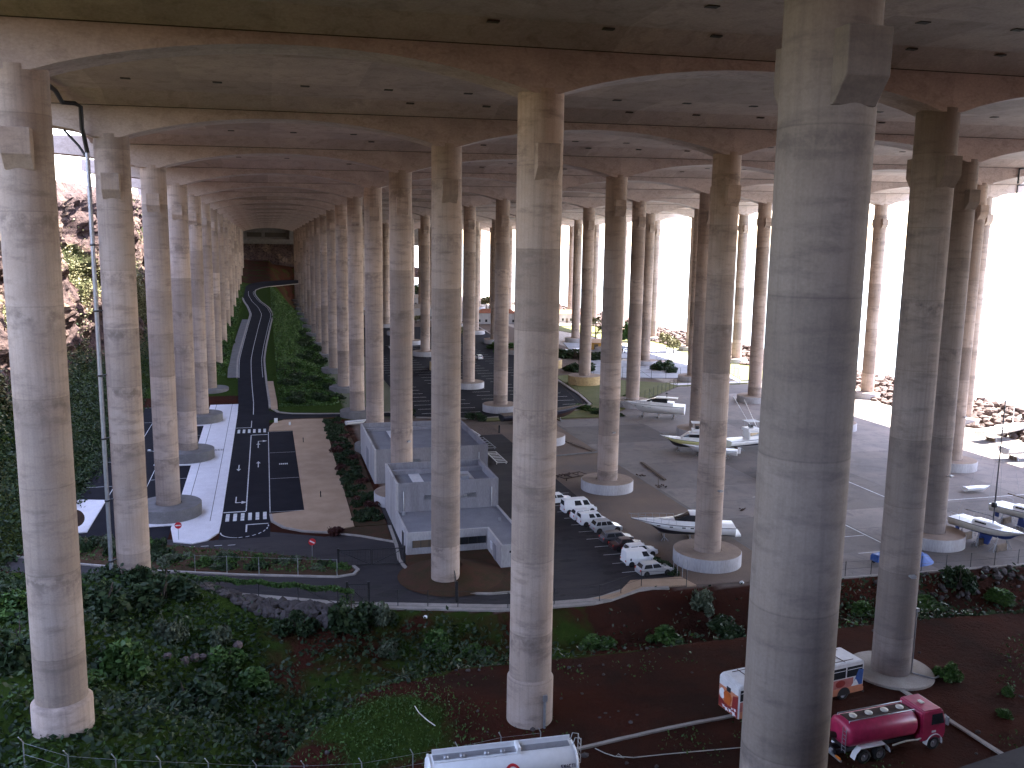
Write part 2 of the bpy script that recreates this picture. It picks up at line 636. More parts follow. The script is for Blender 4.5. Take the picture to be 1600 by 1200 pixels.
def col_base(i, j):
    """level the shaft reaches down to, plinth kind"""
    if (i, j) == (0, 0):
        return -33.2, 'collar', (1.86, 3.35)
    if (i, j) == (1, 0):
        return -36.6, 'collar', (1.74, 4.6)
    if (i, j) == (2, 0):
        return -35.75, 'disc', (3.45, .32)
    if (i, j) == (1, -1):
        return -37., 'collar', (1.8, 3.)
    if j == -1:
        return -36.5, None, None
    if (i, j) == (0, 1):
        return -35., None, None
    if (i, j) == (1, 1):
        return -37., None, None
    if j == 0:
        return -36.5, None, None
    if i == 0 and j >= 6:
        return [-34.5, -33, -31.5, -30.5, -29.5, -28, -27, -26, -25, -24][j - 6], None, None
    if i == 1 and j >= 3:
        return ZG, 'darkdrum', (3.7, 1.3)
    if i == 0:
        return ZG, 'darkdrum', (4.3, 1.75)
    if i == 3 and j in (5, 6) or (i, j) == (2, 6):
        return ZG, 'stonedrum', (4.4, 2.4)
    return ZG, 'drum', (4.05, 1.55)


meshes = {}


def shaft(zb, zt, mat='column'):
    k = (round(zb, 2), round(zt, 2), mat)
    if k not in meshes:
        b = MB()
        H = zt - zb
        prof = [(RC, 0)]
        z = 3.
        while z < H - 1:
            prof.append((RC, z))
            z += 4.
        prof += [(RC, H)]
        b.lathe(prof, 48)
        o = b.build('shaft', M[mat])
        meshes[k] = o.data
        bpy.data.objects.remove(o)
    return meshes[k]


cb = MB()
for s_ in (1, -1):
    pass
cb.prism([(-1.0, 0), (-2.12, 0), (-2.12, -1.5), (-1.52, -2.35), (-1.0, -2.35)], -.8, .8, 'x')
_c = cb.build('corbel', M['column'], None, .03)
CORB = _c.data
bpy.data.objects.remove(_c)
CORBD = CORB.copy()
CORBD.materials[0] = M['column_shaded']
lb = MB().box(-.05, .05, -.12, .0, -.06, .06)
lb.bar((0, -.1, 0), (0, -.45, .12), .06)
lb.prism([(-.22, .05), (-.22, .25), (.22, .25), (.22, .05)], -.8, -.42, 'y')
_c = lb.build('floodlight', M['steel'])
LAMPM = _c.data
bpy.data.objects.remove(_c)
PLM = {}


def plinth_mesh(kind, rr, h):
    k = (kind, rr, h)
    if k in PLM:
        return PLM[k]
    out = []
    if kind in ('drum', 'darkdrum', 'stonedrum'):
        b = MB()
        b.lathe([(rr, -.5), (rr, h - .06), (rr - .06, h)], 48, smooth=True)
        o = b.build('pedestal_wall', {'drum': M['white_wall'], 'darkdrum': M['grey_conc'], 'stonedrum': M['stone']}[kind])
        b = MB()
        b.lathe([(rr - .058, h + .0), (RC + .1, h + .03), (RC + .1, h - .2)], 48, smooth=False)
        o2 = b.build('pedestal_top', M['grey_conc'] if kind == 'darkdrum' else M['dusty'])
        out = [('pedestal_wall', o.data), ('pedestal_top', o2.data)]
        bpy.data.objects.remove(o)
        bpy.data.objects.remove(o2)
    elif kind == 'collar':
        b = MB()
        b.lathe([(rr, -1.), (rr, h - .25), (RC + .004, h)], 48)
        o = b.build('collar', M['column'])
        out = [('collar', o.data)]
        bpy.data.objects.remove(o)
    elif kind == 'disc':
        b = MB()
        b.lathe([(rr, -.8), (rr, h - .05), (rr - .05, h), (RC - .1, h + .02)], 56, smooth=False)
        o = b.build('footing_disc', M['conc'])
        out = [('footing_disc', o.data)]
        bpy.data.objects.remove(o)
    elif kind == 'block':
        b = MB().box(-rr, rr, -rr, rr, -3, h)
        o = b.build('footing_block', M['conc'], None, .05)
        out = [('footing_block', o.data)]
        bpy.data.objects.remove(o)
    PLM[k] = out
    return out


def child(name, me, par, loc=(0, 0, 0), rz=0, label=None):
    o = bpy.data.objects.new(name, me)
    COL.objects.link(o)
    o.parent = par
    o.location = loc
    o.rotation_euler = (0, 0, rz)
    if label:
        o['label'] = label
    return o


LIT = {(1, 1): [80], (0, 2): [-70], (0, 3): [-70], (2, 1): [185, 5], (3, 1): [10], (2, 0): [-10], (1, 2): [20], (3, 2): [0], (4, 2): [0], (2, 2): [0, 180]}
COLUMNS = {}
for i in range(6):
    for j in range(-1, 16):
        if j == -1 and i != 1:
            continue
        if j == 0 and i > 3:
            continue
        zb, kind, par = col_base(i, j)
        zt = 9.29 + .416 * i - .3546 * j + .35
        near = {(0, 0): 'with a thicker collar at its foot, at the left edge',
                (1, 0): 'with a thick grey collar, standing just behind the white tank trailer',
                (2, 0): 'standing on a flat round footing behind the pink tank truck',
                (1, -1): 'closest of all, in front of the colourful bus',
                (0, 1): 'with a long steel drain pipe down its left side',
                (1, 1): 'standing in front of the low white office building'}.get((i, j))
        o_ = ORD[j + 1] if i == 1 else ORD[j]
        if j == 15:
            o_ = 'farthest'
        lab = 'round concrete column ' + near if near else '%s round concrete column %s' % (o_, ROW[i])
        c = thing('viaduct_column', lab, 'column', (i * 32, j * SY, zb), 0, 'round columns under the viaduct')
        COLUMNS[(i, j)] = c
        child('shaft', shaft(zb, zt, 'column_shaded' if (i, j) in ((1, -1), (2, 0), (3, 1)) else 'column'), c)
        zc = zt - zb - 3.6
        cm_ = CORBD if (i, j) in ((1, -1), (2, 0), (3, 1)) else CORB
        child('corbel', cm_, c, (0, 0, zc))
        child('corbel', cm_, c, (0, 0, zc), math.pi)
        if kind:
            for nm, me in plinth_mesh(kind, *par):
                child(nm, me, c)
        for a in LIT.get((i, j), []):
            child('floodlight', LAMPM, c, (RC * .99 * math.sin(R_(a)) * 1, -RC * .99 * math.cos(R_(a)), 9.2), R_(a))
# ------------------------------------------------------------------ terrain: one sheet out to the horizon
YF = [(-60, 75), (-17, 49), (1, 38.5), (20, 29.5), (37, 24.6), (47, 24.2), (53, 27), (58, 26), (66, 25.2), (102, 23.4), (400, 18)]
YN = [(-60, -70), (8, -20), (12, -8), (16, 0), (21, 6.0), (29, 8.6), (60, 8.6), (90, 7.5), (400, 5)]


def road_z(y):
    return ZG + np.where(y > 140, .045 * (y - 140), 0) + np.where(y > 430, .05 * (y - 430), 0)


def smooth(a, b, x):
    t = np.clip((x - a) / (b - a), 0, 1)
    return t * t * (3 - 2 * t)


def vnoise(x, y, s, seed=0):
    """cheap value noise"""
    r = np.random.default_rng(100 + seed)
    tab = r.random((64, 64))
    u, v = x / s, y / s
    i, k = np.floor(u).astype(int), np.floor(v).astype(int)
    fu, fv = u - i, v - k
    fu, fv = fu * fu * (3 - 2 * fu), fv * fv * (3 - 2 * fv)
    a = tab[i % 64, k % 64]
    b_ = tab[(i + 1) % 64, k % 64]
    c = tab[i % 64, (k + 1) % 64]
    d = tab[(i + 1) % 64, (k + 1) % 64]
    return (a * (1 - fu) + b_ * fu) * (1 - fv) + (c * (1 - fu) + d * fu) * fv - .5


def fbm(x, y, s, seed=0):
    return vnoise(x, y, s, seed) + .5 * vnoise(x, y, s / 2.1, seed + 1) + .25 * vnoise(x, y, s / 4.3, seed + 2)


def cliff_foot(y):
    return np.interp(y, [-200, 40, 60, 170, 180, 300, 400, 500, 560], [-30, -21, -15.5, -16.2, -8, -7, -8, -12, -14])


def H(x, y):
    x = np.asarray(x, float)
    y = np.asarray(y, float)
    yf = interp(x, YF)
    yn = interp(x, YN)
    lh = .35 * np.clip(12 - x, 0, 14)
    near = -35.65 + lh + .9 * np.exp(-((x - 22) / 6) ** 2 - ((y - 2) / 6) ** 2) + .25 * fbm(x, y, 7, 3)
    zr = np.maximum(-40.3, -40.3 + .62 * np.clip(10 - x, 0, 14)) + .6 * fbm(x, y, 6, 5)
    t = np.clip((y - yn) / np.maximum(yf - yn, 1), 0, 1)
    rav = near + (zr - near) * smooth(0, .33, t)
    topz = ZG - .05
    rav = rav + (topz - rav) * smooth(.70, .985, t)
    mound = (-33.2 + .0 * x) - .28 * np.abs(y - 31) - .25 * np.abs(x + 2)
    rav = np.where(x < 14, np.maximum(rav, np.minimum(mound, rav + 6) * smooth(14, 6, x) + rav * (1 - smooth(14, 6, x))), rav)
    z = np.where(y < yn, near, rav)
    z = np.maximum(z, np.where(np.hypot(x, y + 1) < 16, -31.6 - .2 * np.hypot(x, y + 1) - .02 * np.hypot(x, y + 1) ** 2, -99))
    # flat yard and the embankment of the climbing road
    rz = road_z(y)
    emb = ZG - .05 + (rz - ZG) * (1 - smooth(15.5, 30, x))
    emb = np.where(x < 4, rz - .06 + .25 * np.clip(4 - x, 0, 30) * smooth(178, 200, y), emb)
    emb = np.where((x >= 4) & (x < 15.5), rz - .06, emb)
    far = np.where(y > 150, emb, ZG - .05)
    z = np.where(y >= yf, far, z)
    # bank and cliff on the landward side
    cf = cliff_foot(y)
    d = np.clip(cf - x, 0, 400)
    up = np.where(d < 9, d * .75, 6.7 + np.clip(d - 14, 0, 99) * 3.2)
    ctop = 10.5 + 3.0 * fbm(y, x * 0, 45, 9) + np.interp(y, [60, 130, 300, 500], [0, 0, 2, 8])
    cl = np.minimum(np.maximum(z, road_z(y) * (y > 170) + ZG * (y <= 170)) + up, ctop + .15 * np.clip(d - 18, 0, 300))
    z = np.where((d > 0) & (y > 0), cl, z)
    # end hill closing the viaduct
    eh = smooth(500, 532, y) * (1 - smooth(70, 120, x))
    z = z + np.where(y > 470, eh * (-15.5 - .14 * np.clip(x - 10, 0, 60) - z) * (z < -15.5), 0)
    ew = smooth(544, 549, y) * (1 - smooth(75, 110, x))
    z = np.where(y > 540, np.maximum(z, lerp(z, -1.9, ew)), z)
    # shore: rubble bank, then under the sea
    sh = 160 + 3 * fbm(y, y * 0, 40, 12)
    sd = x - sh
    rk = np.where(sd > 0, np.where(sd < 8, .5 * sd, 4.0 - .75 * (sd - 8)), 0)
    z = np.where((sd > 0) & (y > -60), np.maximum(ZG + rk, -60), z)
    far_sea = smooth(640, 760, y) * smooth(40, 110, x)
    z = z * (1 - far_sea) + -60 * far_sea
    # the hillside the viewer stands on; unseen rise behind shaped to block light
    hl = np.interp(y, [-400, -150, -110, -80, -59.5, -54, -22], [22, 19, 14, 4.0, -2.4, -7, -40])
    hl = hl * 1.0 + 1.2 * fbm(x, y, 14, 60) * ((y < -68) | ((y > -54) & (y < -26)))
    z = np.where((y < -20) & (x < 190), np.maximum(z, hl - 45 * smooth(135, 185, x)), z)
    return z


def hz(x, y):
    return float(H(np.array([x]), np.array([y]))[0])


gx = np.concatenate([np.linspace(-420, -60, 25), np.arange(-56, -20, 2.0), np.arange(-20, 40, .8), np.arange(40, 180, 1.6), np.linspace(182, 420, 30), [600, 1500, 6000]])
gy = np.concatenate([[-900, -400, -150], np.arange(-118, -22, 3), np.arange(-22, 60, .7), np.arange(60, 200, 2.5), np.arange(200, 700, 5), np.linspace(720, 1500, 20), [3000, 9000]])
XX, YY = np.meshgrid(gx, gy, indexing='ij')
ZZ = H(XX, YY)
V = np.stack([XX, YY, ZZ], -1)
nx_, ny_ = len(gx), len(gy)
idx = np.arange(nx_ * ny_).reshape(nx_, ny_)
F = np.stack([idx[:-1, :-1], idx[1:, :-1], idx[1:, 1:], idx[:-1, 1:]], -1).reshape(-1, 4)
# zone weights: grass, rock, gravel
slope = np.gradient(ZZ, axis=0) / np.maximum(np.gradient(XX, axis=0), .1)
rock = smooth(1.6, 3., np.abs(slope)) * ((XX < cliff_foot(YY) + 1) | (YY > 500))
rock = np.maximum(rock, ((XX < cliff_foot(YY) - 9) & (YY > 30)) * 1.)
rock = np.maximum(rock, ((YY > 538) & (XX < 120)) * 1.)
yfv, ynv = interp(XX, YF), interp(XX, YN)
grass = ((YY < yfv) & (YY > ynv)) * .5 * (XX < 45) + (XX < 12) * (YY < yfv) * (YY > -30) * .5
grass = np.maximum(grass, .9 * np.exp(-((XX - 21) / 6.0) ** 2 - ((YY - 0) / 6.) ** 2))
grass = np.maximum(grass, ((XX > 13) & (XX < 44) & (YY > 128) & (YY < 440)) * .95)
grass = np.maximum(grass, ((XX < 16) & (XX > cliff_foot(YY) - 6) & (YY > 158) & (YY < 440)) * .97)
grass = np.maximum(grass, (XX < cliff_foot(YY)) * (XX > cliff_foot(YY) - 8) * .9 * (YY > 30))
grass = np.maximum(grass, ((YY > 440) & (YY < 540)) * (XX < 110) * .36)
sandw = ((XX > 120) & (YY > 55)) * 1.0 + ((XX > 30) & (YY > yfv) & (YY < 500)) * .3

mt, t, p = new_mat('terrain')


def attr(t, n):
    a = N(t, 'Attribute')
    a.attribute_name = n
    return a.outputs['Fac']


v = mapped(t, (1, 1, 1))
n1 = noise(t, .18, 6, .6, v, .4)
n2 = noise(t, 3.2, 5, .7, v)
n3 = noise(t, 1.1, 5, .6, v)
soil = mixc(t, ramp(t, n1, (.36, 0.), (.64, 1.)), (.056, .019, .012), (.033, .0165, .012))
soil = mixc(t, ramp(t, n2, (.62, 0.), (.78, 1.)), soil, (.065, .036, .028))
gr = mixc(t, n3, (.015, .036, .007), (.048, .072, .014))
gn = N(t, 'Math', operation='ADD')
L(t, attr(t, 'grass'), gn.inputs[0])
g2 = N(t, 'Math', operation='MULTIPLY_ADD')
L(t, n1, g2.inputs[0])
g2.inputs[1].default_value = 1.3
g2.inputs[2].default_value = -.65
L(t, g2.outputs[0], gn.inputs[1])
c = mixc(t, ramp(t, gn.outputs[0], (.38, 0.), (.6, 1.)), soil, gr)
vr = N(t, 'TexVoronoi')
vr.inputs['Scale'].default_value = .45
L(t, v, vr.inputs['Vector'])
rk = mixc(t, noise(t, .3, 6, .7, v, .8), (.105, .072, .064), (.05, .036, .036))
rk = mixc(t, ramp(t, noise(t, .12, 5, .65, v, .5), (.52, 0.), (.64, .7)), rk, (.20, .145, .105))
rk = mixc(t, ramp(t, noise(t, .9, 6, .7, v), (.5, 0.), (.6, .9)), rk, (.022, .017, .018))
c = mixc(t, attr(t, 'rock'), c, rk)
c = mixc(t, attr(t, 'sand'), c, mixc(t, n3, (.48, .43, .37), (.38, .33, .28)))
L(t, c, p.inputs['Base Color'])
p.inputs['Roughness'].default_value = 1.
p.inputs['Specular IOR Level'].default_value = .02
ad = N(t, 'Math', operation='MULTIPLY_ADD')
L(t, noise(t, .5, 8, .7, v), ad.inputs[0])
ad.inputs[1].default_value = 3.
L(t, n2, ad.inputs[2])
bump(t, p, ad.outputs[0], .7, .35)
M['terrain'] = mt
ground = fast_mesh('ground', V.reshape(-1, 3), F, mt, None, True, {'grass': grass.ravel(), 'rock': rock.ravel(), 'sand': np.clip(sandw, 0, 1).ravel()})
tag(ground, kind='structure')


def cliff_top(y):
    return 10.2 + 2.2 * fbm(y, y * 0, 45, 9) + np.interp(y, [60, 130, 300, 500], [0, 0, 2, 8])


# the landward cliff: a craggy sheet of its own
cy = np.concatenate([np.arange(44, 230, .9), np.arange(230, 552, 2.2)])
cz = np.linspace(0, 1, 74)
CY, CT = np.meshgrid(cy, cz, indexing='ij')
foot = np.where(CY > 170, road_z(CY), ZG) - 1.0
tp = cliff_top(CY)
CZ = foot + (tp - foot) * CT
hh = CZ - foot
bk = np.where(hh < 11, hh * .82, 9.0 + (hh - 11) / 5.2)
crag = np.abs(fbm(CY, CZ * 1.3, 15, 20)) * 6. + np.abs(fbm(CY + 7, CZ * 1.1, 5.5, 24)) * 4.2 + fbm(CY, CZ, 2.0, 27) * 1.7
ledge = np.floor(CZ / 5.5 + fbm(CY, CZ * .3, 18, 30) * 1.6)
crag = crag + 1.3 * np.sin(ledge * 12.9898 + 2)
amp = smooth(7, 14, hh)
CX = cliff_foot(CY) - bk + 2.5 - crag * amp - .6 * fbm(CY, CZ, 4, 33)
lastk = CT > .985
CX = np.where(lastk, CX - 25, CX)
CZ = np.where(lastk, CZ + 1.0, CZ)
CV = np.stack([CX, CY, CZ], -1).reshape(-1, 3)
ci = np.arange(len(cy) * len(cz)).reshape(len(cy), len(cz))
CF = np.stack([ci[:-1, :-1], ci[:-1, 1:], ci[1:, 1:], ci[1:, :-1]], -1).reshape(-1, 4)
vg = (1 - smooth(8, 15, hh + 7 * fbm(CY, CZ, 9, 40))) + smooth(.12, .4, fbm(CY, CZ, 13, 44)) * .75
cliff = fast_mesh('cliff', CV, CF, M['terrain'], None, False, {'grass': np.clip(vg, 0, 1).ravel() * .9, 'rock': np.clip(1.15 - vg, 0, 1).ravel(), 'sand': vg.ravel() * 0})
tag(cliff, kind='structure')
# and the face that closes the far end
ex = np.arange(-40, 122, 2.5)
ez = np.linspace(0, 1, 24)
EX, ET = np.meshgrid(ex, ez, indexing='ij')
ef = np.minimum(-16.6 - .14 * np.clip(EX - 10, 0, 60), -16)
EZ = ef + (-1.75 - ef) * ET * (1 - .75 * smooth(75, 118, EX))
EY = 541 + 3.0 * ET - 3 * np.abs(fbm(EX, EZ, 11, 50)) - 1.3 * fbm(EX, EZ, 4, 53)
EY = np.where(ET > .97, EY + 9, EY)
EV = np.stack([EX, EY, EZ], -1).reshape(-1, 3)
ei = np.arange(len(ex) * len(ez)).reshape(len(ex), len(ez))
EF = np.stack([ei[:-1, :-1], ei[1:, :-1], ei[1:, 1:], ei[:-1, 1:]], -1).reshape(-1, 4)
z0 = EX.ravel() * 0
tag(fast_mesh('end_cliff', EV, EF, M['terrain'], None, False, {'grass': z0, 'rock': z0 + 1, 'sand': z0}), kind='structure')
b = MB()
b.box(-8, 118, 538.5, 545, -4, 9.5)
b.box(-8, 118, 535.0, 538.4, -2.6, -.9)
for x in (-1, 31.5, 64, 96):
    b.box(x - 2.4, x + 2.4, 534.6, 538.45, -.89, 6.4)
b2 = MB()
for x0, x1 in ((3, 12), (14, 27)):
    b2.box(x0, x1, 538.2, 538.6, 0.4, 3.2)
abut = tag(b.build('abutment_wall', M['grey_conc']), 'pale concrete abutment along the top of the dark rock face at the far end', 'abutment', None, 'thing')
b2.build('opening', M['hatch'], abut)

# sea
mt, t, p = new_mat('sea_water')
p.inputs['Base Color'].default_value = (.10, .16, .19, 1)
p.inputs['Roughness'].default_value = .18
p.inputs['IOR'].default_value = 1.33
v = mapped(t, (1, 1, 1))
bump(t, p, noise(t, .12, 6, .6, v), .6, 1.5)
sea = MB()
sea.add([(150, -3000, -43.5), (9000, -3000, -43.5), (9000, 12000, -43.5), (150, 12000, -43.5), ], [(0, 1, 2, 3)])
sea.add([(20, 620, -43.5), (150, 620, -43.5), (150, 12000, -43.5), (20, 12000, -43.5)], [(0, 1, 2, 3)])
tag(sea.build('sea', mt), kind='structure')
# ------------------------------------------------------------------ roads, yards and markings (sheets a few mm apart)
def sheet(name, pts, z, mat, parent=None, kind='structure', thick=0):
    b = MB()
    pts = [(p[0], p[1]) for p in pts]
    a = sum(pts[i][0] * pts[(i + 1) % len(pts)][1] - pts[(i + 1) % len(pts)][0] * pts[i][1] for i in range(len(pts)))
    if a < 0:
        pts = pts[::-1]
    if thick:
        b.prism(pts, z - thick, z)
    else:
        b.add([(x, y, z) for x, y in pts], [tuple(range(len(pts)))])
    o = b.build(name, mat, parent, recalc=bool(thick))
    if kind and not parent:
        o['kind'] = kind
    return o


def arc(cx, cy, r, a0, a1, n=8):
    return [(cx + r * math.cos(R_(a0 + (a1 - a0) * k / n)), cy + r * math.sin(R_(a0 + (a1 - a0) * k / n))) for k in range(n + 1)]


def kerb(name, pts, w=.35, h=.14, z=ZG, closed=False, mat=None, zf=None):
    """a raised kerb following a line"""
    b = MB()
    pts = [Vector((p[0], p[1], 0)) for p in pts]
    n = len(pts)
    L_, R2 = [], []
    for i, p in enumerate(pts):
        d = (pts[min(i + 1, n - 1)] - pts[max(i - 1, 0)]).normalized()
        s_ = Vector((d.y, -d.x, 0)) * w / 2
        L_.append(p - s_)
        R2.append(p + s_)
    zz = (lambda q: z) if zf is None else zf
    vs, fs = [], []
    for i in range(n):
        q = zz(pts[i])
        for a, hh in ((L_[i], -.2), (L_[i], h), (R2[i], h), (R2[i], -.2)):
            vs.append((a.x, a.y, q + hh))
    for i in range(n - 1):
        for k in range(3):
            fs.append((4 * i + k, 4 * i + k + 1, 4 * i + 4 + k + 1, 4 * i + 4 + k))
    fs += [(0, 1, 2, 3), (4 * n - 1, 4 * n - 2, 4 * n - 3, 4 * n - 4)]
    b.add(vs, fs)
    o = b.build(name, mat or M['kerb'])
    o['kind'] = 'structure'
    return o


def yf_at(x):
    return float(interp(x, YF))


front = [(x, yf_at(x) + .25) for x in (-24, -17, -8, 1, 10, 20, 28, 37, 42, 47, 50, 53, 58)]
access = sheet('access_road', front + [(58, 64), (28.6, 64), (28.6, 56), (24.5, 54), (20, 52.5), (13.4, 56), (6, 54), (-6, 58), (-24, 62)], ZG, M['road_old'])
sheet('car_park', [(43.2, 62), (43.2, 108), (58, 108), (58, 62)], ZG + .004, M['road_old'])
sheet('brown_apron', [(58, 27), (61, 26.4), (71.5, 25.6), (71.5, 117), (58, 117)], ZG + .002,
      mottled('dusty_concrete', (.215, .155, .115), (.165, .125, .10), .16, .9, .2, .01, .2, fine=5, c3=(.13, .11, .10)))
yard = sheet('boat_yard', [(71.5, 25.6), (90, 24.4), (102, 23.9), (158, 22.2), (158, 158), (119, 156), (84, 119.5), (71.5, 119.5)], ZG + .003, M['yard'])
# joints and painted lines of the yard
b = MB()
for x, y0, y1, w_ in [(71.5, 26, 118, .14), (89.5, 26, 124, .10), (108, 26, 140, .10), (126, 25, 150, .10)]:
    b.box(x - w_ / 2, x + w_ / 2, y0, y1, ZG + .004, ZG + .009)
for y in (40, 56, 72, 89, 105):
    b.box(71.7, 138, y - .05, y + .05, ZG + .004, ZG + .0088)
b.build('joint', M['grey_conc'], yard)
b = MB()
for y in (31.5, 37.5, 44, 50.5, 57):
    b.box(84., 89.2, y - .07, y + .07, ZG + .010, ZG + .012)
b.box(89.4, 89.6, 30, 60, ZG + .010, ZG + .012)
b.box(104, 104.2, 40, 78, ZG + .010, ZG + .012)
b.box(104.3, 128, 49, 49.2, ZG + .010, ZG + .012)
b.build('painted_line', M['mark'], yard)
# the new road to the tunnel end, its car park bays, white pavement
def rz(y):
    return float(road_z(np.array(y)))


def strip(name, rows, mat, dz, parent=None):
    """sheet from rows (y, xl, xr) that follows the climbing road"""
    b = MB()
    vs = []
    for y, a, c_ in rows:
        vs += [(a, y, rz(y) + dz), (c_, y, rz(y) + dz)]
    b.add(vs, [(2 * i, 2 * i + 1, 2 * i + 3, 2 * i + 2) for i in range(len(rows) - 1)])
    o = b.build(name, mat, parent, recalc=False)
    if not parent:
        o['kind'] = 'structure'
    return o


RL = [(54, 7.0), (140, 7.0), (150, 6.9), (170, 6.3), (190, 5.8), (207, 5.5), (230, 5.9), (274, 6.8), (310, 7.7), (335, 6.2), (356, 4.2), (380, 2.8), (405, 2.5), (420, 3), (430, 4.5), (436, 6), (441, 9), (446, 15), (450, 24)]
RW = [(54, 6.3), (170, 6.7), (230, 7.1), (300, 8.2), (330, 8.2), (356, 6.8), (392, 5.6), (405, 6), (415, 8), (424, 12), (431, 18), (436, 24), (441, 28), (446, 30), (450, 26)]


def rxl(y):
    return float(interp(y, RL))


def rxr(y):
    return float(interp(y, RL)) + float(interp(y, RW))


yy = list(np.arange(54, 390, 6.)) + list(np.arange(390, 451, 2.5))
road = strip('road', [(y, rxl(y), rxr(y)) for y in yy], M['asphalt'], .006)
bays = sheet('parking_bays', [(13.3, 64.5), (13.3, 119.3), (18, 119.3), (18, 64.5)], ZG + .007, M['asphalt'])
sheet('side_street', [(13, 131), (13, 143), (16.5, 137.5), (31, 134.8), (44, 134), (44, 130), (30, 131), (22, 131.4), (16.5, 131.2)], ZG + .008, M['asphalt'])
lot = sheet('left_car_park', [(-14.6, 58), (-14.9, 176), (3, 182), (7, 180), (7, 172), (.8, 172), (.8, 56)], ZG + .002, M['asphalt'])
pav = [(.8, 60), (1.6, 54.4), (3.9, 53.2), (5.6, 54.0), (6.9, 57), (7.0, 62), (7.0, 170), (6.2, 175.5), (4, 177.5), (1.5, 175), (.8, 172)]
pavement = sheet('pavement', pav, ZG + .13, M['paving'], thick=.35)
for y in (66.3, 99.4, 132.5, 165.7):
    h_ = 4.9 if y < 160 else 4.
    sheet('pavement', [(-4.4, y - h_), (-5.2, y - h_ + 1), (-5.2, y + h_ - 1), (-4.4, y + h_), (.798, y + h_), (.798, y - h_)], ZG + .126, M['paving'], thick=.3)
sheet('pavement', [(-14.6, 60.8), (-14.6, 77), (-9.4, 75.5), (-9.4, 60.8)], ZG + .128, M['paving'], thick=.3)
for y0, y1 in ((81, 87), (90, 108), (111, 129), (132, 176)):
    sheet('pavement', [(-16.2, y0), (-16.4, y1), (-15.0, y1), (-14.8, y0)], ZG + .124, M['paving'], thick=.3)
b = MB()
b.box(2.1, 2.2, 64, 172, ZG + .13, ZG + .135)
b.box(5.5, 5.6, 62, 172, ZG + .13, ZG + .135)
b.build('pavement_groove', M['grey_conc'], pavement)
b = MB()
for k in range(12):
    b.box(2.5 + k * .26, 2.62 + k * .26, 104.0, 105.4, ZG + .131, ZG + .137)
b.build('drain_grate', M['black'], pavement)
sp = [(18, 64.5), (18, 119.3), (13.4, 119.6), (13.6, 124), (14.6, 128.5), (16.6, 130.2), (20, 130.6), (24.6, 130.2), (24.1, 55.6), (20.2, 54.4), (17.4, 55.4), (15.0, 57.4), (13.6, 60.4), (13.4, 63.6)]
sheet('gravel_strip', sp, ZG + .12, M['sand'], thick=.3)
# markings
b = MB()
ZM = ZG + .011


def mk(x0, x1, y0, y1):
    b.box(x0, x1, y0, y1, ZM, ZM + .002)


for y0 in (61.8, 119.0):
    for k in range(6):
        mk(7.5 + k * .98, 7.98 + k * .98, y0 - .1, y0 + 3.3)
mk(7.1, 10.1, 65.7, 66.1)
mk(10.05, 10.2, 66.1, 116.6)
mk(10.2, 13.2, 116.6, 116.95)
mk(7.1, 10.1, 123.9, 124.2)
mk(9.98, 10.12, 124.2, 131)
mk(10.3, 13.1, 59.6, 59.9)
mk(10.2, 10.4, 56.6, 59.9)
for a in range(0, 90, 14):
    x, y = 13.1 - 3.6 * (1 - math.cos(R_(a))), 59.2 - 4.6 * math.sin(R_(a))
    b.bar((x, y, ZM + .001), (x - .5 * math.sin(R_(a)), y - .75 * math.cos(R_(a)), ZM + .001), .14, .002)
for p0, p1 in zip(arc(9.6, 57, 2.5, 180, 262, 6)[:-1], arc(9.6, 57, 2.5, 180, 262, 6)[1:]):
    b.bar((p0[0], p0[1], ZM + .001), (p1[0], p1[1], ZM + .001), .15, .002)
for k in range(4):
    mk(3.4 + k * 1.6, 4.3 + k * 1.6, 52.2 - k * .15, 52.34 - k * .15)


def arrow(x, y, sgn, turn=0):
    mk(x - .08, x + .08, y - 1.6, y + 1.6)
    tip = y + sgn * 2.5
    base = y + sgn * 1.2
    if turn == 0:
        b.prism([(x - .36, base), (x + .36, base), (x, tip)], ZM, ZM + .002)
    else:
        e = y + sgn * 1.5
        mk(min(x, x + turn * .9), max(x, x + turn * .9), e - .14, e + .14)
        b.prism([(x + turn * .8, e - .7), (x + turn * 1.6, e), (x + turn * .8, e + .7)], ZM + .0003, ZM + .0023)


arrow(8.6, 72.0, -1, 1)
arrow(8.5, 91.5, -1)
arrow(11.6, 92.5, 1)
arrow(11.5, 109.5, 1, 1)
arrow(11.5, 107.0, 1)
arrow(8.6, 143, -1, 1)
arrow(-3.2, 96, -1)
arrow(-3.6, 120, -1)
for y in (64.8, 83, 101, 119.1):
    mk(13.5, 17.9, y - .05, y + .05)
mk(13.28, 13.4, 64.6, 119.2)
for k in range(5):
    mk(15.0 + k * .3, 15.2 + k * .3, 92, 92.9)
for y in (83.5, 99.5, 116, 133, 150):
    mk(-14.4, -9.4, y - .06, y + .06)
    mk(-4.6, .7, y + 2.5, y + 2.62)
mk(-9.5, -9.4, 78, 175)
mk(-4.75, -4.65, 72, 172)
b.build('road_markings', M['mark'], road)
cl = [(y, (rxl(y) + rxr(y)) / 2 - .07, (rxl(y) + rxr(y)) / 2 + .07) for y in yy if 134 <= y <= 402]
strip('centre_line', cl, M['mark'], .012, road)
strip('edge_line', [(y, rxr(y) - .62, rxr(y) - .5) for y in yy if 178 < y < 402], M['mark'], .012, road)
strip('edge_line', [(y, rxl(y) + .2, rxl(y) + .32) for y in yy if 178 < y < 402], M['mark'], .012, road)
zfun = lambda q: rz(q.y)
kerb('kerb', [(rxr(y) + .2, y) for y in list(np.arange(144, 400, 6.)) + list(np.arange(400, 444, 3.))], .5, .14, zf=zfun)
kerb('kerb', [(rxl(y) - .2, y) for y in np.arange(180, 425, 6.)], .5, .14, zf=zfun)
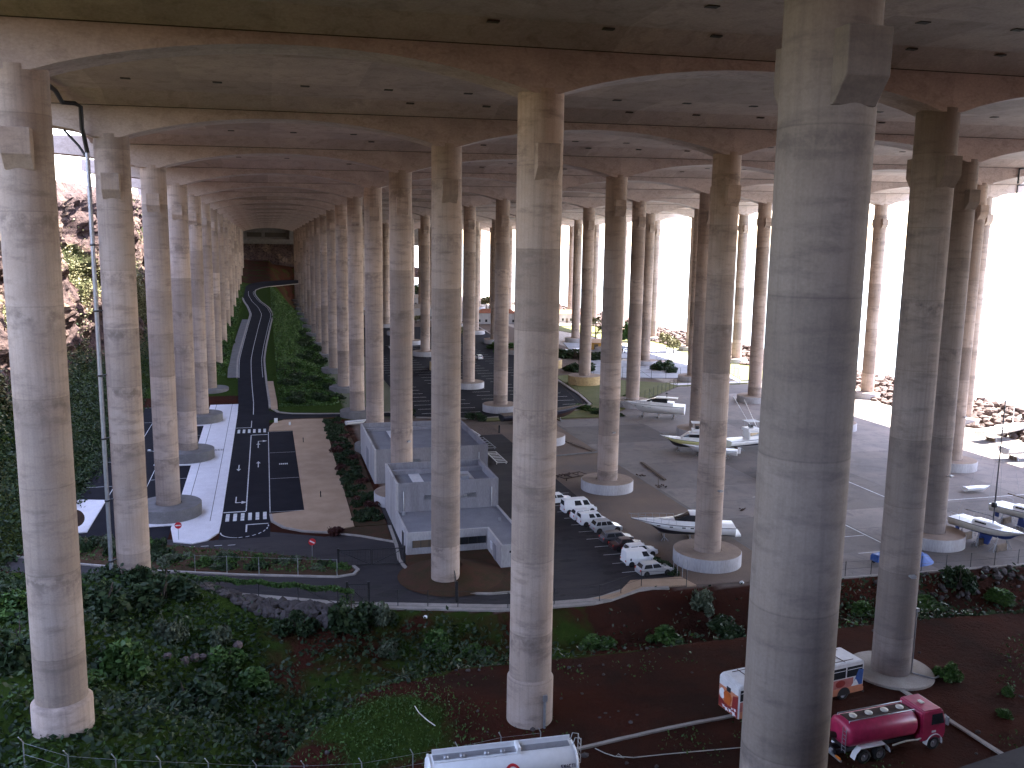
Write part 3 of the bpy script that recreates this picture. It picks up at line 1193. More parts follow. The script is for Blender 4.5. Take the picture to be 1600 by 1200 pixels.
strip('pavement', [(y, rxr(y) + .46, rxr(y) + 1.9) for y in np.arange(142, 176, 4.)], M['sand'], .12)
strip('pavement', [(y, rxl(y) - 2.6, rxl(y) - .46) for y in np.arange(180, 300, 6.)], M['grey_conc'], .12)
kerb('kerb', [(14.4, 143.6), (15.6, 139.4), (18.5, 137.2), (24, 136), (31, 135.1), (43, 134.4)], .6, .16)
kerb('kerb', [(-23, 56.7), (-17.5, 53.9), (-8, 48.6), (1, 44.3), (10, 41), (20.4, 37.9), (22.4, 38.3), (23.0, 39.6), (22.6, 41)], .4, .16)
kerb('kerb', [(28.7, 55), (28.5, 47), (28.1, 42), (28.5, 38.2), (30, 33.5), (32.5, 30.2), (36, 29.2), (43, 28.8)], .4, .16)
kerb('kerb', [(13.4, 63.6), (13.6, 60.4), (15.0, 57.4), (17.4, 55.2), (20.2, 54.1), (24.5, 51.6), (28.6, 48.2)], .35, .16)
fr2 = [(x, yf_at(x) + .45) for x in np.arange(4, 57, 2.)]
kerb('kerb_strip', fr2, 1.5, .12)
kerb('kerb_strip', [(x, yf_at(x) + .1) for x in np.arange(74, 140, 6.)], .5, .10)
apron = sheet('pavement', [(46.5, 25.3), (50, 26.4), (52.5, 29.3), (58.6, 29.0), (59.2, 26.3), (53, 27.1), (48.5, 24.7)], ZG + .125, M['sand'], thick=.3)
# planted islands
isl = mottled('planted_soil', (.085, .042, .027), (.055, .042, .022), .7, .95, .4, .05, .1, fine=6)
sheet('planted_bed', [(-23, 57.2), (-17.5, 54.4), (-8, 49.1), (1, 44.8), (10, 41.5), (20.4, 38.4), (22, 38.7), (22.6, 39.6), (22.2, 41.4), (18, 44.6), (11, 48.4), (3, 52.2), (-7, 57.4), (-14.6, 60.5), (-23, 63)], ZG + .15, isl, thick=.3)
sheet('planted_bed', [(28.9, 44), (28.6, 41), (29, 38.4), (30.4, 33.8), (32.8, 30.6), (36, 29.6), (43, 29.2), (43.3, 36.2), (43.3, 43), (29.1, 43)], ZG + .15, isl, thick=.3)
b = MB()
b.lathe([(6.2, ZG + .08), (4.8, ZG + .4), (3.4, ZG + .85), (2.2, ZG + 1.25), (1.2, ZG + 1.4)], 28, (33.2, SY + 2.2, 0))
tag(b.build('soil_mound', isl), kind='structure')
sheet('planted_bed', [(24.2, 55.6), (24.7, 130), (28.3, 127), (28.9, 100), (28.4, 55.5)], ZG + .14, isl, thick=.3)
sheet('planted_bed', [(20.4, 54.0), (24.0, 55.3), (28.3, 55.2), (28.2, 49.3), (24.4, 51.9)], ZG + .13, isl, thick=.3)
sheet('planted_bed', [(16.2, 131.0), (20, 131.2), (27, 131.1), (27, 130.7), (16.4, 130.3)], ZG + .16, isl, thick=.3)
# far parking area and gardens
sheet('far_car_park', [(44, 128), (56, 124.5), (76, 127), (83, 131), (86.5, 137), (88.5, 150), (91, 180), (98, 240), (104, 330), (44, 330)], ZG + .002, M['asphalt'])
b = MB()
for r_ in range(5):
    x0 = 46 + r_ * 8.6
    for k in range(26):
        b.box(x0, x0 + 4.6, 132 + k * 5.2, 132.14 + k * 5.2, ZG + .007, ZG + .010)
b.build('bay_markings', M['mark'], road)
kerb('kerb', [(44, 127.8), (56, 124.2), (76, 126.6), (83.4, 130.6), (87, 136.8), (89, 150), (91.5, 180), (98.5, 240), (104.5, 330)], .7, .16)
lawn = mottled('lawn', (.13, .14, .055), (.17, .165, .07), .5, .95, .5, .05, .1, fine=12)
sheet('lawn', [(84.5, 121), (89.5, 126), (119, 157), (145, 158), (145, 163), (118, 163), (108, 170), (97, 182), (92.2, 180), (89.6, 150), (87.6, 136.5), (84.5, 131.5), (77, 127.5), (58, 124.8), (58, 121)], ZG + .12, lawn, thick=.3)
pale = mottled('pale_court', (.36, .37, .38), (.30, .31, .33), .2, .85, .1, .01, .2, fine=5)
sheet('court', [(103, 176), (142, 166), (150, 196), (112, 214)], ZG + .13, pale, thick=.3)
sheet('court', [(113, 222), (150, 202), (156, 240), (122, 262)], ZG + .13, pale, thick=.3)
sheet('lawn', [(142, 163), (160, 160), (165, 330), (130, 330), (150, 240), (152, 200)], ZG + .11, lawn, thick=.3)
sheet('path', [(120, 158.5), (146, 159.5), (146, 162), (119, 161.5)], ZG + .14, M['paving'], thick=.3)
# loose concrete kerbs and the bit of asphalt beside the dirt track
zn = -35.6


def on_ground(pts, dz=.02):
    return [(x, y, hz(x, y) + dz) for x, y in pts]


def dense(pts, step=1.2):
    out = []
    for a, c_ in zip(pts[:-1], pts[1:]):
        n = max(1, int(math.hypot(c_[0] - a[0], c_[1] - a[1]) / step))
        out += [(lerp(a[0], c_[0], k / n), lerp(a[1], c_[1], k / n)) for k in range(n)]
    return out + [pts[-1]]


zk = lambda q: hz(q.x, q.y)
kerb('edging_kerb', dense([(33.5, -5.1), (40, -4.3), (49, -3.2)]), .3, .13, zf=zk)
kerb('edging_kerb', dense([(62.6, -2.6), (63.0, -7), (63.4, -12.9)]), .35, .13, zf=zk)
kerb('edging_kerb', dense([(52, -15.0), (60, -13.6), (74, -11.2)]), .35, .13, zf=zk)
sheet('asphalt_track', [(52, -15.3), (60, -13.9), (74, -11.5), (74, -30), (46, -30)], -35.1, M['road_old'], thick=1.2)

# ------------------------------------------------------------------ buildings
def flat_roof_hall(name, label, x0, x1, y0, y1, zt, sky_x):
    t = thing(name, label, 'building', ((x0 + x1) / 2, y0, ZG))
    ox, oy = -(x0 + x1) / 2, -y0
    h = zt - ZG

    def bld(nm, b, mat, bev=0):
        b.v = [(v[0] + ox, v[1] + oy, v[2]) for v in b.v]
        return b.build(nm, mat, t, bev)
    b = MB()
    th = .3
    b.box(x0, x0 + th, y0, y1, 0, h)
    bld('side_wall', b, M['white_wall'])
    b = MB()
    b.box(x1 - th, x1, y0, y1, 0, h)
    bld('side_wall', b, M['grey_wall'])
    for ya in (y0, y1 - th):
        b = MB()
        b.box(x0 + th, x1 - th, ya, ya + th, 0, h - .003)
        bld('end_wall', b, M['grey_wall'])
    b = MB()
    b.box(x0 + th, x1 - th, y0 + th, y1 - th, h - 1.5, h - 1.05)
    bld('roof', b, M['roof'])
    for sx in sky_x:
        b = MB()
        b.box(sx, sx + 1.5, y0 + 1.2, y1 - 3, h - 1.05, h - .93)
        bld('skylight', b, M['skylight'], .03)
    b = MB()
    b.box(x0 + th, x1 - th, y1 - 2.6, y1 - 1.7, h - 1.05, h - .55)
    bld('roof_upstand', b, M['grey_wall'])
    return t


hall = flat_roof_hall('storage_hall', 'grey and white flat roofed hall, the farther of two, two pale skylights', 29.2, 47.4, 76.5, 97.6, -32.35, (33.4, 41.5))
b = MB().box(-9.13, -9.09, 8, 11.5, 0, 3.6)
b.build('door', M['grey_wall'], hall)
off = flat_roof_hall('office_building', 'grey hall with low white office wing in front, nearest white building', 29.2, 42.9, 52.2, 63.2, -31.25, (32.0, 39.0))
ox, oy = 29.2 - (29.2 + 42.9) / 2 - 29.2, -52.2


def offp(nm, b, mat, bev=0):
    b.v = [(v[0] + ox, v[1] + oy, v[2]) for v in b.v]
    return b.build(nm, mat, off, bev)


b = MB()
b.box(29.2, 29.45, 43.1, 52.19, 0, 2.85)
offp('wing_side_wall', b, M['white_wall'])
b = MB()
b.box(42.65, 42.9, 36.3, 52.19, 0, 2.85)
offp('wing_side_wall', b, M['white_wall'])
b = MB()
b.box(29.45, 39.2, 43.1, 43.35, 0, 2.846)
b.box(39.2, 39.45, 36.3, 43.35, 0, 2.85)
b.box(39.45, 42.65, 36.3, 36.55, 0, 2.846)
offp('wing_front_wall', b, M['white_wall'])
b = MB()
b.prism([(29.46, 43.36), (39.46, 43.36), (39.46, 36.56), (42.64, 36.56), (42.64, 52.18), (29.46, 52.18)], 2.3, 2.66)
offp('wing_roof', b, M['roof'])
for xa, xb, mt_ in ((29.9, 33.9, 'blind'), (34.6, 39.0, 'glass')):
    b = MB().box(xa, xb, 43.04, 43.096, .95, 1.85)
    w_ = offp('window', b, M[mt_])
    n = 4
    for k in range(n + 1):
        b = MB()
        x = lerp(xa, xb, k / n)
        b.box(x - .035, x + .035, 43.01, 43.038, .95, 1.85)
        b.v = [(v[0] + ox, v[1] + oy, v[2]) for v in b.v]
        b.build('mullion', M['black'], w_)
b = MB().box(29.13, 29.196, 45.6, 46.7, 0, 2.1)
offp('door', b, M['black'])
b = MB().box(39.13, 39.196, 38.6, 39.7, 0, 2.05)
offp('door', b, M['grey_wall'])
b = MB().box(39.10, 39.196, 40.4, 41.3, .9, 1.8)
offp('notice_board', b, M['skylight'])
b = MB().box(40.2, 42.2, 36.24, 36.296, 1.9, 2.15)
offp('window', b, M['glass'])
b = MB()
b.box(29.8, 30.2, 50.9, 51.3, 2.66, 3.05)
b.box(41.4, 41.7, 46, 46.3, 2.66, 3.0)
offp('roof_vent', b, M['steel'])

for par, xs, y0_, h_ in ((hall, (-6.4, 1.5, 7.6), 0, 5.4), (off, (-5.9, 5.9), 0, 6.5)):
    for k, x in enumerate(xs):
        zlo = 2.75 if par is off else 0
        MB().tube([(x, -.09, zlo), (x, -.09, h_ - 1.2), (x, .1, h_ - 1.05)], .06, 8).build('downpipe', M['steel'], par)
    for k, x in enumerate((-2.5, 3.2)):
        b = MB().box(x - .6, x + .6, -.05, .05, h_ - 2.3, h_ - 1.75)
        v_ = b.build('louvre', M['black'], par)
        b = MB()
        for q in range(4):
            b.box(x - .58, x + .58, -.075, -.051, h_ - 2.26 + q * .13, h_ - 2.20 + q * .13)
        b.build('louvre_blade', M['steel'], v_)
    b = MB().box(2.2, 3.6, 3.2, 4.3, h_ - 1.05, h_ - .25)
    b.build('roof_unit', M['steel'], par, .04)
rs_ = random.Random(21)
b = MB()
for k in range(70):
    x, y = rs_.uniform(44, 57), rs_.uniform(28, 62)
    if k > 45:
        x, y = rs_.uniform(20, 44), float(interp(rs_.uniform(20, 44), YF)) + rs_.uniform(2, 8)
    r0 = rs_.uniform(.15, .7)
    b.add([(x + r0 * rs_.uniform(.6, 1.2) * math.cos(2 * math.pi * q / 11) * 1.5, y + r0 * rs_.uniform(.6, 1.2) * math.sin(2 * math.pi * q / 11), ZG + .009) for q in range(11)], [tuple(range(11))])
b.build('oil_stain', M['tyre'], access, recalc=False)
b = MB()
for k in range(12):
    y = 32 + k * 3.02
    b.box(52.6, 57.4, y - .05, y + .05, ZG + .0125, ZG + .0145)
b.build('bay_line', M['mark'], access)
# ------------------------------------------------------------------ drain pipe and conduits
p0 = COLUMNS[(0, 1)].location
xq, yq = -RC * .95, SY - RC * .55
dp = thing('drain_pipe', 'long grey steel drain pipe running down the left column from the deck', 'drain pipe', (xq, yq, p0.z))
zt_ = 12.1 - p0.z
b = MB()
b.tube([(-.45, -.2, 1.2), (-.45, -.2, zt_ - 4.6)], .2, 12)
b.build('down_pipe', M['steel'], dp)
b = MB()
b.tube([(-.45, -.2, zt_ - 4.6), (-.55, -.6, zt_ - 3.4), (-.55, -1.6, zt_ - 2.6), (-.55, -1.6, zt_ - .7), (-.9, -2.2, zt_ - .5), (-1.9, -2.4, zt_ - .5), (-2.0, -4.5, zt_ + .2), (-2.2, -16, zt_ + .55), (-2.2, -26, zt_ + .6)], .2, 10)
b.tube([(-.45, -.2, zt_ - 5.2), (-1.2, .2, zt_ - 4.), (-2.4, .3, zt_ - 2.6)], .12, 8)
b.build('elbow_pipe', M['black'], dp)
for k in range(6):
    b = MB()
    z = 3 + k * 6.2
    b.lathe([(.23, z), (.27, z), (.27, z + .16), (.23, z + .16)], 14, (-.45, -.2, 0))
    b.bar((-.45, -.2, z + .08), (.2, .4, z + .08), .1)
    b.build('pipe_bracket', M['black'], dp)
for (i, j, a, h_) in ((1, 0, 22, 5.2), (2, 0, 46, 7.5)):
    c = COLUMNS[(i, j)]
    rr = (1.74 if i == 1 else RC) + .05
    x, y = rr * math.sin(R_(a)), -rr * math.cos(R_(a))
    b = MB()
    zb_ = -35.7 - c.location.z if i == 1 else .3
    b.tube([(x, y, zb_), (x, y, zb_ + (2.2 if i == 1 else 5.6))], .1 if i == 1 else .06, 8)
    b.box(x - .16, x + .16, y - .14, y + .1, zb_ + (2.2 if i == 1 else 5.5), zb_ + (2.65 if i == 1 else 5.8))
    if i == 2:
        b.tube([(x, y, .36), (x + 1.1, y - 1.3, .36), (x + 1.9, y - 1.0, .30)], .08, 8)
    b.build('conduit', M['steel'], c)
for (i, j) in ((4, 2), (5, 3)):
    x, y = i * 32 + 6.5, j * SY - 1.7
    zz = .013 * x - .0107 * y
    b = MB()
    b.tube([(x, y, 9.6 + zz), (x, y, 12.0 + zz), (x + 6, y - .3, 12.6 + zz)], .16, 8)
    o = b.build('hanging_pipe', M['black'])
    tag(o, 'dark drain pipe bent along the beam, %s' % ('left of two on the right side' if i == 4 else 'right of two, near the sunlit edge'), 'drain pipe', None, 'thing')

# ------------------------------------------------------------------ fences, gates, signs
def fence(name, label, pts, h=1.9, step=3., mat=None, lean=0, rails=3, zf=None, wire=.022, brace=True):
    pts2 = dense(pts, step)
    zq = zf or (lambda x, y: ZG)
    t = thing(name, label, 'fence', (pts2[0][0], pts2[0][1], zq(*pts2[0])))
    o0 = Vector(t.location)
    mat = mat or M['black']
    first = None
    P = [Vector((x, y, zq(x, y))) - o0 for x, y in pts2]
    for k, p in enumerate(P):
        if first is None:
            b = MB()
            b.tube([(0, 0, -.3), (0, 0, h)], .045, 6)
            if lean:
                b.tube([(0, 0, h), (-.14, -.10, h + .45)], .045, 6)
            first = b.build('post', mat, t)
            q = first
        else:
            q = first.copy()
            COL.objects.link(q)
            q.parent = t
        q.location = p
    b = MB()
    for r_ in range(rails):
        z = .12 + (h - .2) * r_ / max(1, rails - 1)
        for a, c_ in zip(P[:-1], P[1:]):
            b.bar(a + Vector((0, 0, z)), c_ + Vector((0, 0, z)), wire)
    if brace:
        for k in range(3, len(P) - 1, 6):
            b.bar(P[k] + Vector((0, 0, h * .9)), P[k + 1] + Vector((0, 0, .1)), .05)
    b.build('wire', mat, t)
    return t


fl = [(x, yf_at(x) + .35) for x in (3, 8, 12, 16, 20, 26, 32, 37, 42, 47, 50, 53, 58)]
fence('wire_fence', 'dark wire fence along the kerb above the gully, left of the bank', fl, 1.9, 3.0)
fence('wire_fence', 'dark wire fence at the right between the boat yard and the green bank', [(x, yf_at(x) + .2) for x in (74, 84, 94, 104, 116, 130)], 1.9, 3.0)
fence('wire_fence', 'thin wire fence through the shrubs beside the left road', [(5, 42.8), (12, 40.4), (20.5, 37.8)], 2.2, 3.2, M['steel'], rails=2, brace=False)
fence('garden_fence', 'long wire fence between the boat yard and the far gardens', [(84, 121.5), (102, 139), (119, 156.5), (138, 157.5)], 2.4, 3.0, wire=.03)
fence('garden_fence', 'wire fence around the pale courts in the far gardens', [(102.5, 176), (142, 165.5), (151, 200), (122, 218)], 3.2, 4.0, wire=.04)
# foreground fence posts, tilted tops
pp = [(35, 1150), (105, 1166), (180, 1173), (250, 1179), (325, 1183), (400, 1187), (475, 1187), (565, 1183), (645, 1169), (715, 1158), (783, 1143), (845, 1136)]
pos = []
for x, y in pp:
    z = -33.4
    for _ in range(8):
        g_ = G(x, y, z)
        z = hz(g_.x, g_.y) + 2.3
    pos.append((g_.x, g_.y))
t = thing('wire_fence', 'galvanised fence of thin posts with bent tops along the bottom left', 'fence', (pos[0][0], pos[0][1], hz(*pos[0])))
o0 = Vector(t.location)
f0 = None
for x, y in pos:
    if f0 is None:
        b = MB()
        b.tube([(0, 0, -1.), (0, 0, 1.9)], .04, 6)
        b.tube([(0, 0, 1.9), (-.2, -.16, 2.35)], .035, 6)
        f0 = q = b.build('post', M['steel'], t)
    else:
        q = f0.copy()
        COL.objects.link(q)
        q.parent = t
    q.location = Vector((x, y, hz(x, y))) - o0
b = MB()
for z in (.3, 1.1, 1.85):
    for a, c_ in zip(pos[:-1], pos[1:]):
        b.bar(Vector((a[0], a[1], hz(*a) + z)) - o0, Vector((c_[0], c_[1], hz(*c_) + z)) - o0, .015)
b.build('wire', M['steel'], t)


def gate(label, a, c_, h, leaves=2):
    a, c_ = Vector((*a, ZG)), Vector((*c_, ZG))
    t = thing('metal_gate', label, 'gate', a)
    d = c_ - a
    for s_ in (0, 1):
        b = MB().box(-.12, .12, -.12, .12, 0, h + .25)
        o = b.build('gate_post', M['black'], t)
        o.location = d * s_
    for k in range(leaves):
        p, q = d * (k / leaves + .01), d * ((k + 1) / leaves - .01)
        b = MB()
        up = Vector((0, 0, h))
        lo = Vector((0, 0, .15))
        b.bar(p + up, q + up, .09)
        b.bar(p + lo, q + lo, .09)
        b.bar(p + lo, p + up, .09)
        b.bar(q + lo, q + up, .09)
        b.bar((p if k == 0 else q) + up * .96, (q if k == 0 else p) + lo, .07)
        n = 12
        for i in range(1, n):
            e = p + (q - p) * (i / n)
            b.bar(e + lo, e + up, .022)
        b.build('gate_leaf', M['black'], t)
    return t


gate('wide black double gate across the road in front of the low white office', (20.9, 41.2), (28.5, 40.4), 2.0)
gate('black sliding gate standing open beside the column foot, seen end on', (32.2, 28.0), (33.4, 36.6), 2.0, 1)
gate('narrow black pedestrian gate at the end of the vine covered fence', (20.9, 29.8), (23.1, 29.3), 2.3, 1)
for x, y, zt2, lab, tilt in ((2.2, 55.0, 2.0, 'round red no entry sign in front of the large grey pedestal', 0), (18.1, 44.4, 2.2, 'tilted round red no entry sign among the shrubs by the gate', .5)):
    t = thing('no_entry_sign', lab, 'road sign', (x, y, ZG))
    b = MB().tube([(0, 0, 0), (0, 0, zt2 + .1)], .035, 8)
    b.build('post', M['steel'], t)

    def disc(r, yb, yt, hw_=None, hh_=None):
        b = MB()
        if hw_:
            b.box(-hw_, hw_, yb, yt, -hh_, hh_)
        else:
            n = 28
            b.prism([(r * math.cos(2 * math.pi * k / n), r * math.sin(2 * math.pi * k / n)) for k in range(n)], yb, yt, 'y')
        return b
    o = disc(.42, -.07, -.045).build('sign_disc', M['signred'], t)
    o.location = (0, 0, zt2)
    o.rotation_euler = (0, tilt, 0)
    q = disc(0, -.085, -.071, .31, .075).build('white_bar', M['signwhite'], o)
t = thing('warning_triangle_sign', 'round sign seen from behind beside the white paving at the far left', 'road sign', (-10.6, 60.2, ZG))
MB().tube([(0, 0, 0), (0, 0, 2.4)], .04, 8).build('post', M['steel'], t)
b = MB()
n = 28
b.prism([(1.15 * math.cos(2 * math.pi * k / n), 1.15 * math.sin(2 * math.pi * k / n)) for k in range(n)], -.06, 0, 'y')
o = b.build('sign_disc', M['rust'], t)
o.location = (0, 0, 2.2)
t.name = 'round_sign'
for k, (x, y) in enumerate(((14.9, 127.6), (17.6, 124.6))):
    b = MB().box(-.35, .35, -.25, .25, 0, .9)
    o = b.build('utility_box' if k == 0 else 'marker_post', M['signwhite'], None, .03)
    o.location = (x, y, ZG + .12)
    if k:
        o.scale = (.6, .6, .7)
    tag(o, 'small white utility box on the pavement corner' if k == 0 else 'small white marker post in the gravel strip', 'box' if k == 0 else 'marker post', None, 'thing')
for k, (x, y) in enumerate(((19.6, 108), (20.6, 70.5))):
    b = MB()
    b.lathe([(.0, 0), (.07, 0), (.07, .85), (.05, .92), (0, .92)], 10)
    b.lathe([(.075, .6), (.09, .62), (.09, .75), (.075, .77)], 10)
    o = b.build('bollard', M['black'])
    o.location = (x, y, ZG + .12)
    tag(o, 'thin dark bollard on the sandy strip, %s one' % ('farther' if k == 0 else 'nearer'), 'bollard', 'bollards on the sandy strip', 'thing')
# ------------------------------------------------------------------ vehicles
def wheel(par, x, y, r=.32, w=.22, side=1, rim=None):
    n = 24
    b = MB()
    pr = [(r * .62, -w / 2), (r * .93, -w / 2), (r, -w * .35), (r, w * .35), (r * .93, w / 2), (r * .62, w / 2)]
    vs, fs = [], []
    for rr, yy_ in pr:
        for k in range(n):
            a = 2 * math.pi * k / n
            vs.append((rr * math.cos(a), yy_, rr * math.sin(a)))
    m_ = len(pr)
    for i in range(m_ - 1):
        for k in range(n):
            fs.append((i * n + k, i * n + (k + 1) % n, (i + 1) * n + (k + 1) % n, (i + 1) * n + k))
    b.add(vs, fs, True)
    tname = bpy.data.objects.new('wheel', None)
    COL.objects.link(tname)
    tname.parent = par
    tname.location = (x, y, r)
    b.build('tyre', M['tyre'], tname)
    b = MB()
    yo = side * w * .36
    vs = [(r * .64 * math.cos(2 * math.pi * k / n), yo, r * .64 * math.sin(2 * math.pi * k / n)) for k in range(n)]
    vs += [(r * .2 * math.cos(2 * math.pi * k / n), yo - side * .05, r * .2 * math.sin(2 * math.pi * k / n)) for k in range(n)]
    vs += [(0, yo + side * .02, 0)]
    fs = [(k, (k + 1) % n, n + (k + 1) % n, n + k) for k in range(n)] + [(n + k, n + (k + 1) % n, 2 * n) for k in range(n)]
    b.add(vs, fs)
    b.build('rim', rim or M['rim'], tname)
    return tname


def quad(b, p, off):
    """window pane: a quad pushed out along its normal, with thickness"""
    p = [Vector(q) for q in p]
    n = (p[1] - p[0]).cross(p[3] - p[0]).normalized()
    b.hexa([q - n * .02 for q in p] + [q + n * off for q in p])


def car(label, cat, x, y, rz_, paint_, L_=4.1, W_=1.70, Hh=1.48, kind='hatch', group='cars parked in a row by the yard', zg=ZG):
    t = thing('parked_car' if kind in ('hatch', 'suv', 'sedan') else 'parked_van', label, cat, (x, y, zg + .01), rz_, group)
    w2 = W_ / 2
    f, r = L_ / 2, -L_ / 2
    belt = {'hatch': .88, 'sedan': .86, 'suv': .98, 'van': 1.02, 'minivan': 1.05}[kind]
    low = .20
    if kind in ('van', 'minivan'):
        hood, ws, roof_r, rear = f - .85, f - 1.45, r + .08, r + .02
    elif kind == 'sedan':
        hood, ws, roof_r, rear = f - 1.25, f - 1.85, r + 1.25, r + .75
    else:
        hood, ws, roof_r, rear = f - 1.15, f - 1.75, r + .45, r + .08
    prof = [(r + .05, low), (f - .08, low), (f, .42), (f - .03, .62), (f - .22, .74), (hood, belt - .02), (rear, belt), (r + .01, belt - .1), (r, .5)]
    if kind == 'sedan':
        prof = [(r + .05, low), (f - .08, low), (f, .42), (f - .03, .62), (f - .22, .72), (hood, belt - .02), (rear, belt), (r + .06, belt - .03), (r, .6)]
    b = MB().prism(prof, -w2, w2, 'y')
    body = b.build('body', paint_, t, .07, 2)
    wi = w2 - .05
    wt = w2 - .22
    c0, c1 = rear + .02, hood + .02
    t0, t1 = roof_r, ws
    b = MB()
    b.hexa([(c0, -wi, belt - .03), (c1, -wi, belt - .03), (c1, wi, belt - .03), (c0, wi, belt - .03),
            (t0, -wt, Hh), (t1, -wt, Hh), (t1, wt, Hh), (t0, wt, Hh)])
    b.build('cabin', paint_, t, .06, 2)
    b = MB()

    def P(u, v, s_):
        """point on the cabin side: u along, v up"""
        return (lerp(lerp(c0, c1, u), lerp(t0, t1, u), v), s_ * lerp(wi, wt, v), lerp(belt - .03, Hh, v))
    spans = {'hatch': [(.10, .50), (.54, .93)], 'suv': [(.06, .30), (.33, .62), (.65, .94)], 'sedan': [(.12, .50), (.54, .93)],
             'van': [(.70, .95)], 'minivan': [(.40, .66), (.74, .96)]}[kind]
    for s_ in (-1, 1):
        for u0, u1 in spans:
            q = [P(u0, .16, s_), P(u1, .16, s_), P(min(u1, .97), .86, s_), P(u0 + .02, .86, s_)]
            b = MB()
            quad(b, q if s_ < 0 else q[::-1], .012)
            b.build('side_window', M['glass'], t)
    b = MB()
    e = .06
    quad(b, [(lerp(c1, t1, .12), -lerp(wi, wt, .12) + .1, lerp(belt - .03, Hh, .12)), (lerp(c1, t1, .12), lerp(wi, wt, .12) - .1, lerp(belt - .03, Hh, .12)),
             (lerp(c1, t1, .9), lerp(wi, wt, .9) - .1, lerp(belt - .03, Hh, .9)), (lerp(c1, t1, .9), -lerp(wi, wt, .9) + .1, lerp(belt - .03, Hh, .9))], .014)
    b.build('windscreen', M['glass'], t)
    if kind != 'van':
        b = MB()
        quad(b, [(lerp(c0, t0, .2), lerp(wi, wt, .2) - .12, lerp(belt, Hh, .2)), (lerp(c0, t0, .2), -lerp(wi, wt, .2) + .12, lerp(belt, Hh, .2)),
                 (lerp(c0, t0, .86), -lerp(wi, wt, .86) + .12, lerp(belt, Hh, .86)), (lerp(c0, t0, .86), lerp(wi, wt, .86) - .12, lerp(belt, Hh, .86))], .014)
        b.build('rear_window', M['glass'], t)
    rw = .30 if kind != 'suv' else .34
    for s_ in (-1, 1):
        for xx in (f - .78, r + .76):
            b = MB()
            n = 16
            b.prism([(xx + (rw + .07) * math.cos(math.pi * 2 * k / n), rw + (rw + .07) * math.sin(math.pi * 2 * k / n)) for k in range(n)],
                    s_ * (w2 - .12), s_ * (w2 + .004), 'y')
            b.build('wheel_arch', M['black'], t)
            wheel(t, xx, s_ * (w2 - .09), rw, .22, s_)
        b = MB().box(f - .20, f + .012, s_ * (w2 - .34) - .14, s_ * (w2 - .34) + .14, .58, .70)
        b.build('headlight', M['headlight'], t, .02)
        b = MB().box(r - .012, r + .10, s_ * (w2 - .17) - .10, s_ * (w2 - .17) + .10, .62, .86)
        b.build('tail_light', M['redlight'], t, .02)
        b = MB().box(c1 - .45, c1 - .25, s_ * (w2 + .02) - .09, s_ * (w2 + .02) + .09, belt, belt + .14)
        b.build('wing_mirror', paint_, t, .03)
    for x0, x1 in ((r - .02, r + .2), (f - .2, f + .02)):
        b = MB().box(x0, x1, -w2 + .08, w2 - .08, .26, .44)
        b.build('bumper', M['black'] if kind in ('van', 'suv') else paint_, t, .04)
    if kind == 'van':
        b = MB().box(r + .55, r + .75, -w2 - .012, -w2 + .02, .75, 1.05)
        b.build('side_lettering_panel', M['ink'], t)
    return t


car('silver hatchback parked at the near end of the row of cars', 'car', 56.1, 30.9, R_(3), M['silver'], 4.15, 1.70, 1.45, 'hatch')
car('white panel van parked beside the silver hatchback', 'van', 55.7, 34.3, R_(2), M['carwhite'], 4.2, 1.75, 1.85, 'van')
car('white car half hidden behind the white panel van', 'car', 57.0, 37.1, R_(2), M['carwhite'], 4.2, 1.7, 1.45, 'hatch')
car('dark burgundy saloon car in the middle of the row of cars', 'car', 56.3, 39.7, R_(2), M['burgundy'], 4.3, 1.7, 1.42, 'sedan')
car('dark grey car with silver roof, next to the burgundy saloon', 'car', 56.0, 42.3, R_(2), M['darkgrey'], 4.2, 1.7, 1.45, 'hatch')
car('silver estate car with dark side windows, in the middle of the row', 'car', 56.3, 46.7, R_(2), M['silver'], 4.1, 1.75, 1.62, 'suv')
car('small white van with a dark square side window', 'van', 55.6, 49.9, R_(2), M['carwhite'], 4.1, 1.7, 1.75, 'minivan')
car('white car between the small white van and the white minibus', 'car', 55.4, 52.3, R_(2), M['carwhite'], 4.1, 1.7, 1.5, 'hatch')
car('long white minibus near the far end of the row of cars', 'van', 55.6, 55.7, R_(2), M['carwhite'], 5.0, 1.85, 2.0, 'minivan')
car('white car farthest in the row, beside the minibus and pedestal', 'car', 54.2, 60.6, R_(2), M['carwhite'], 4.1, 1.7, 1.45, 'hatch')
for (px, py, lab) in ((748, 561, 'tiny white car in the far car park beside the lawn edge'), (612, 545, 'tiny white car far off between the columns')):
    g_ = G(px, py)
    car(lab, 'car', g_.x, g_.y, R_(95), M['carwhite'], 4.2, 1.7, 1.45, 'hatch', None)
for k, (px, py, c_) in enumerate(((884, 553, 'silver'), (902, 551, 'carwhite'), (936, 541, 'silver'), (978, 551, 'carwhite'), (945, 548, 'darkgrey'))):
    g_ = G(px, py)
    car('far %s car among the hedges of the distant gardens, %s of five' % ({'silver': 'silver', 'carwhite': 'white', 'darkgrey': 'dark'}[c_], ['leftmost', 'second', 'fourth', 'rightmost', 'third'][k] if True else ''), 'car', g_.x, g_.y, R_(20), M[c_], 4.3, 1.75, 1.5, 'hatch', 'cars parked in the far gardens')

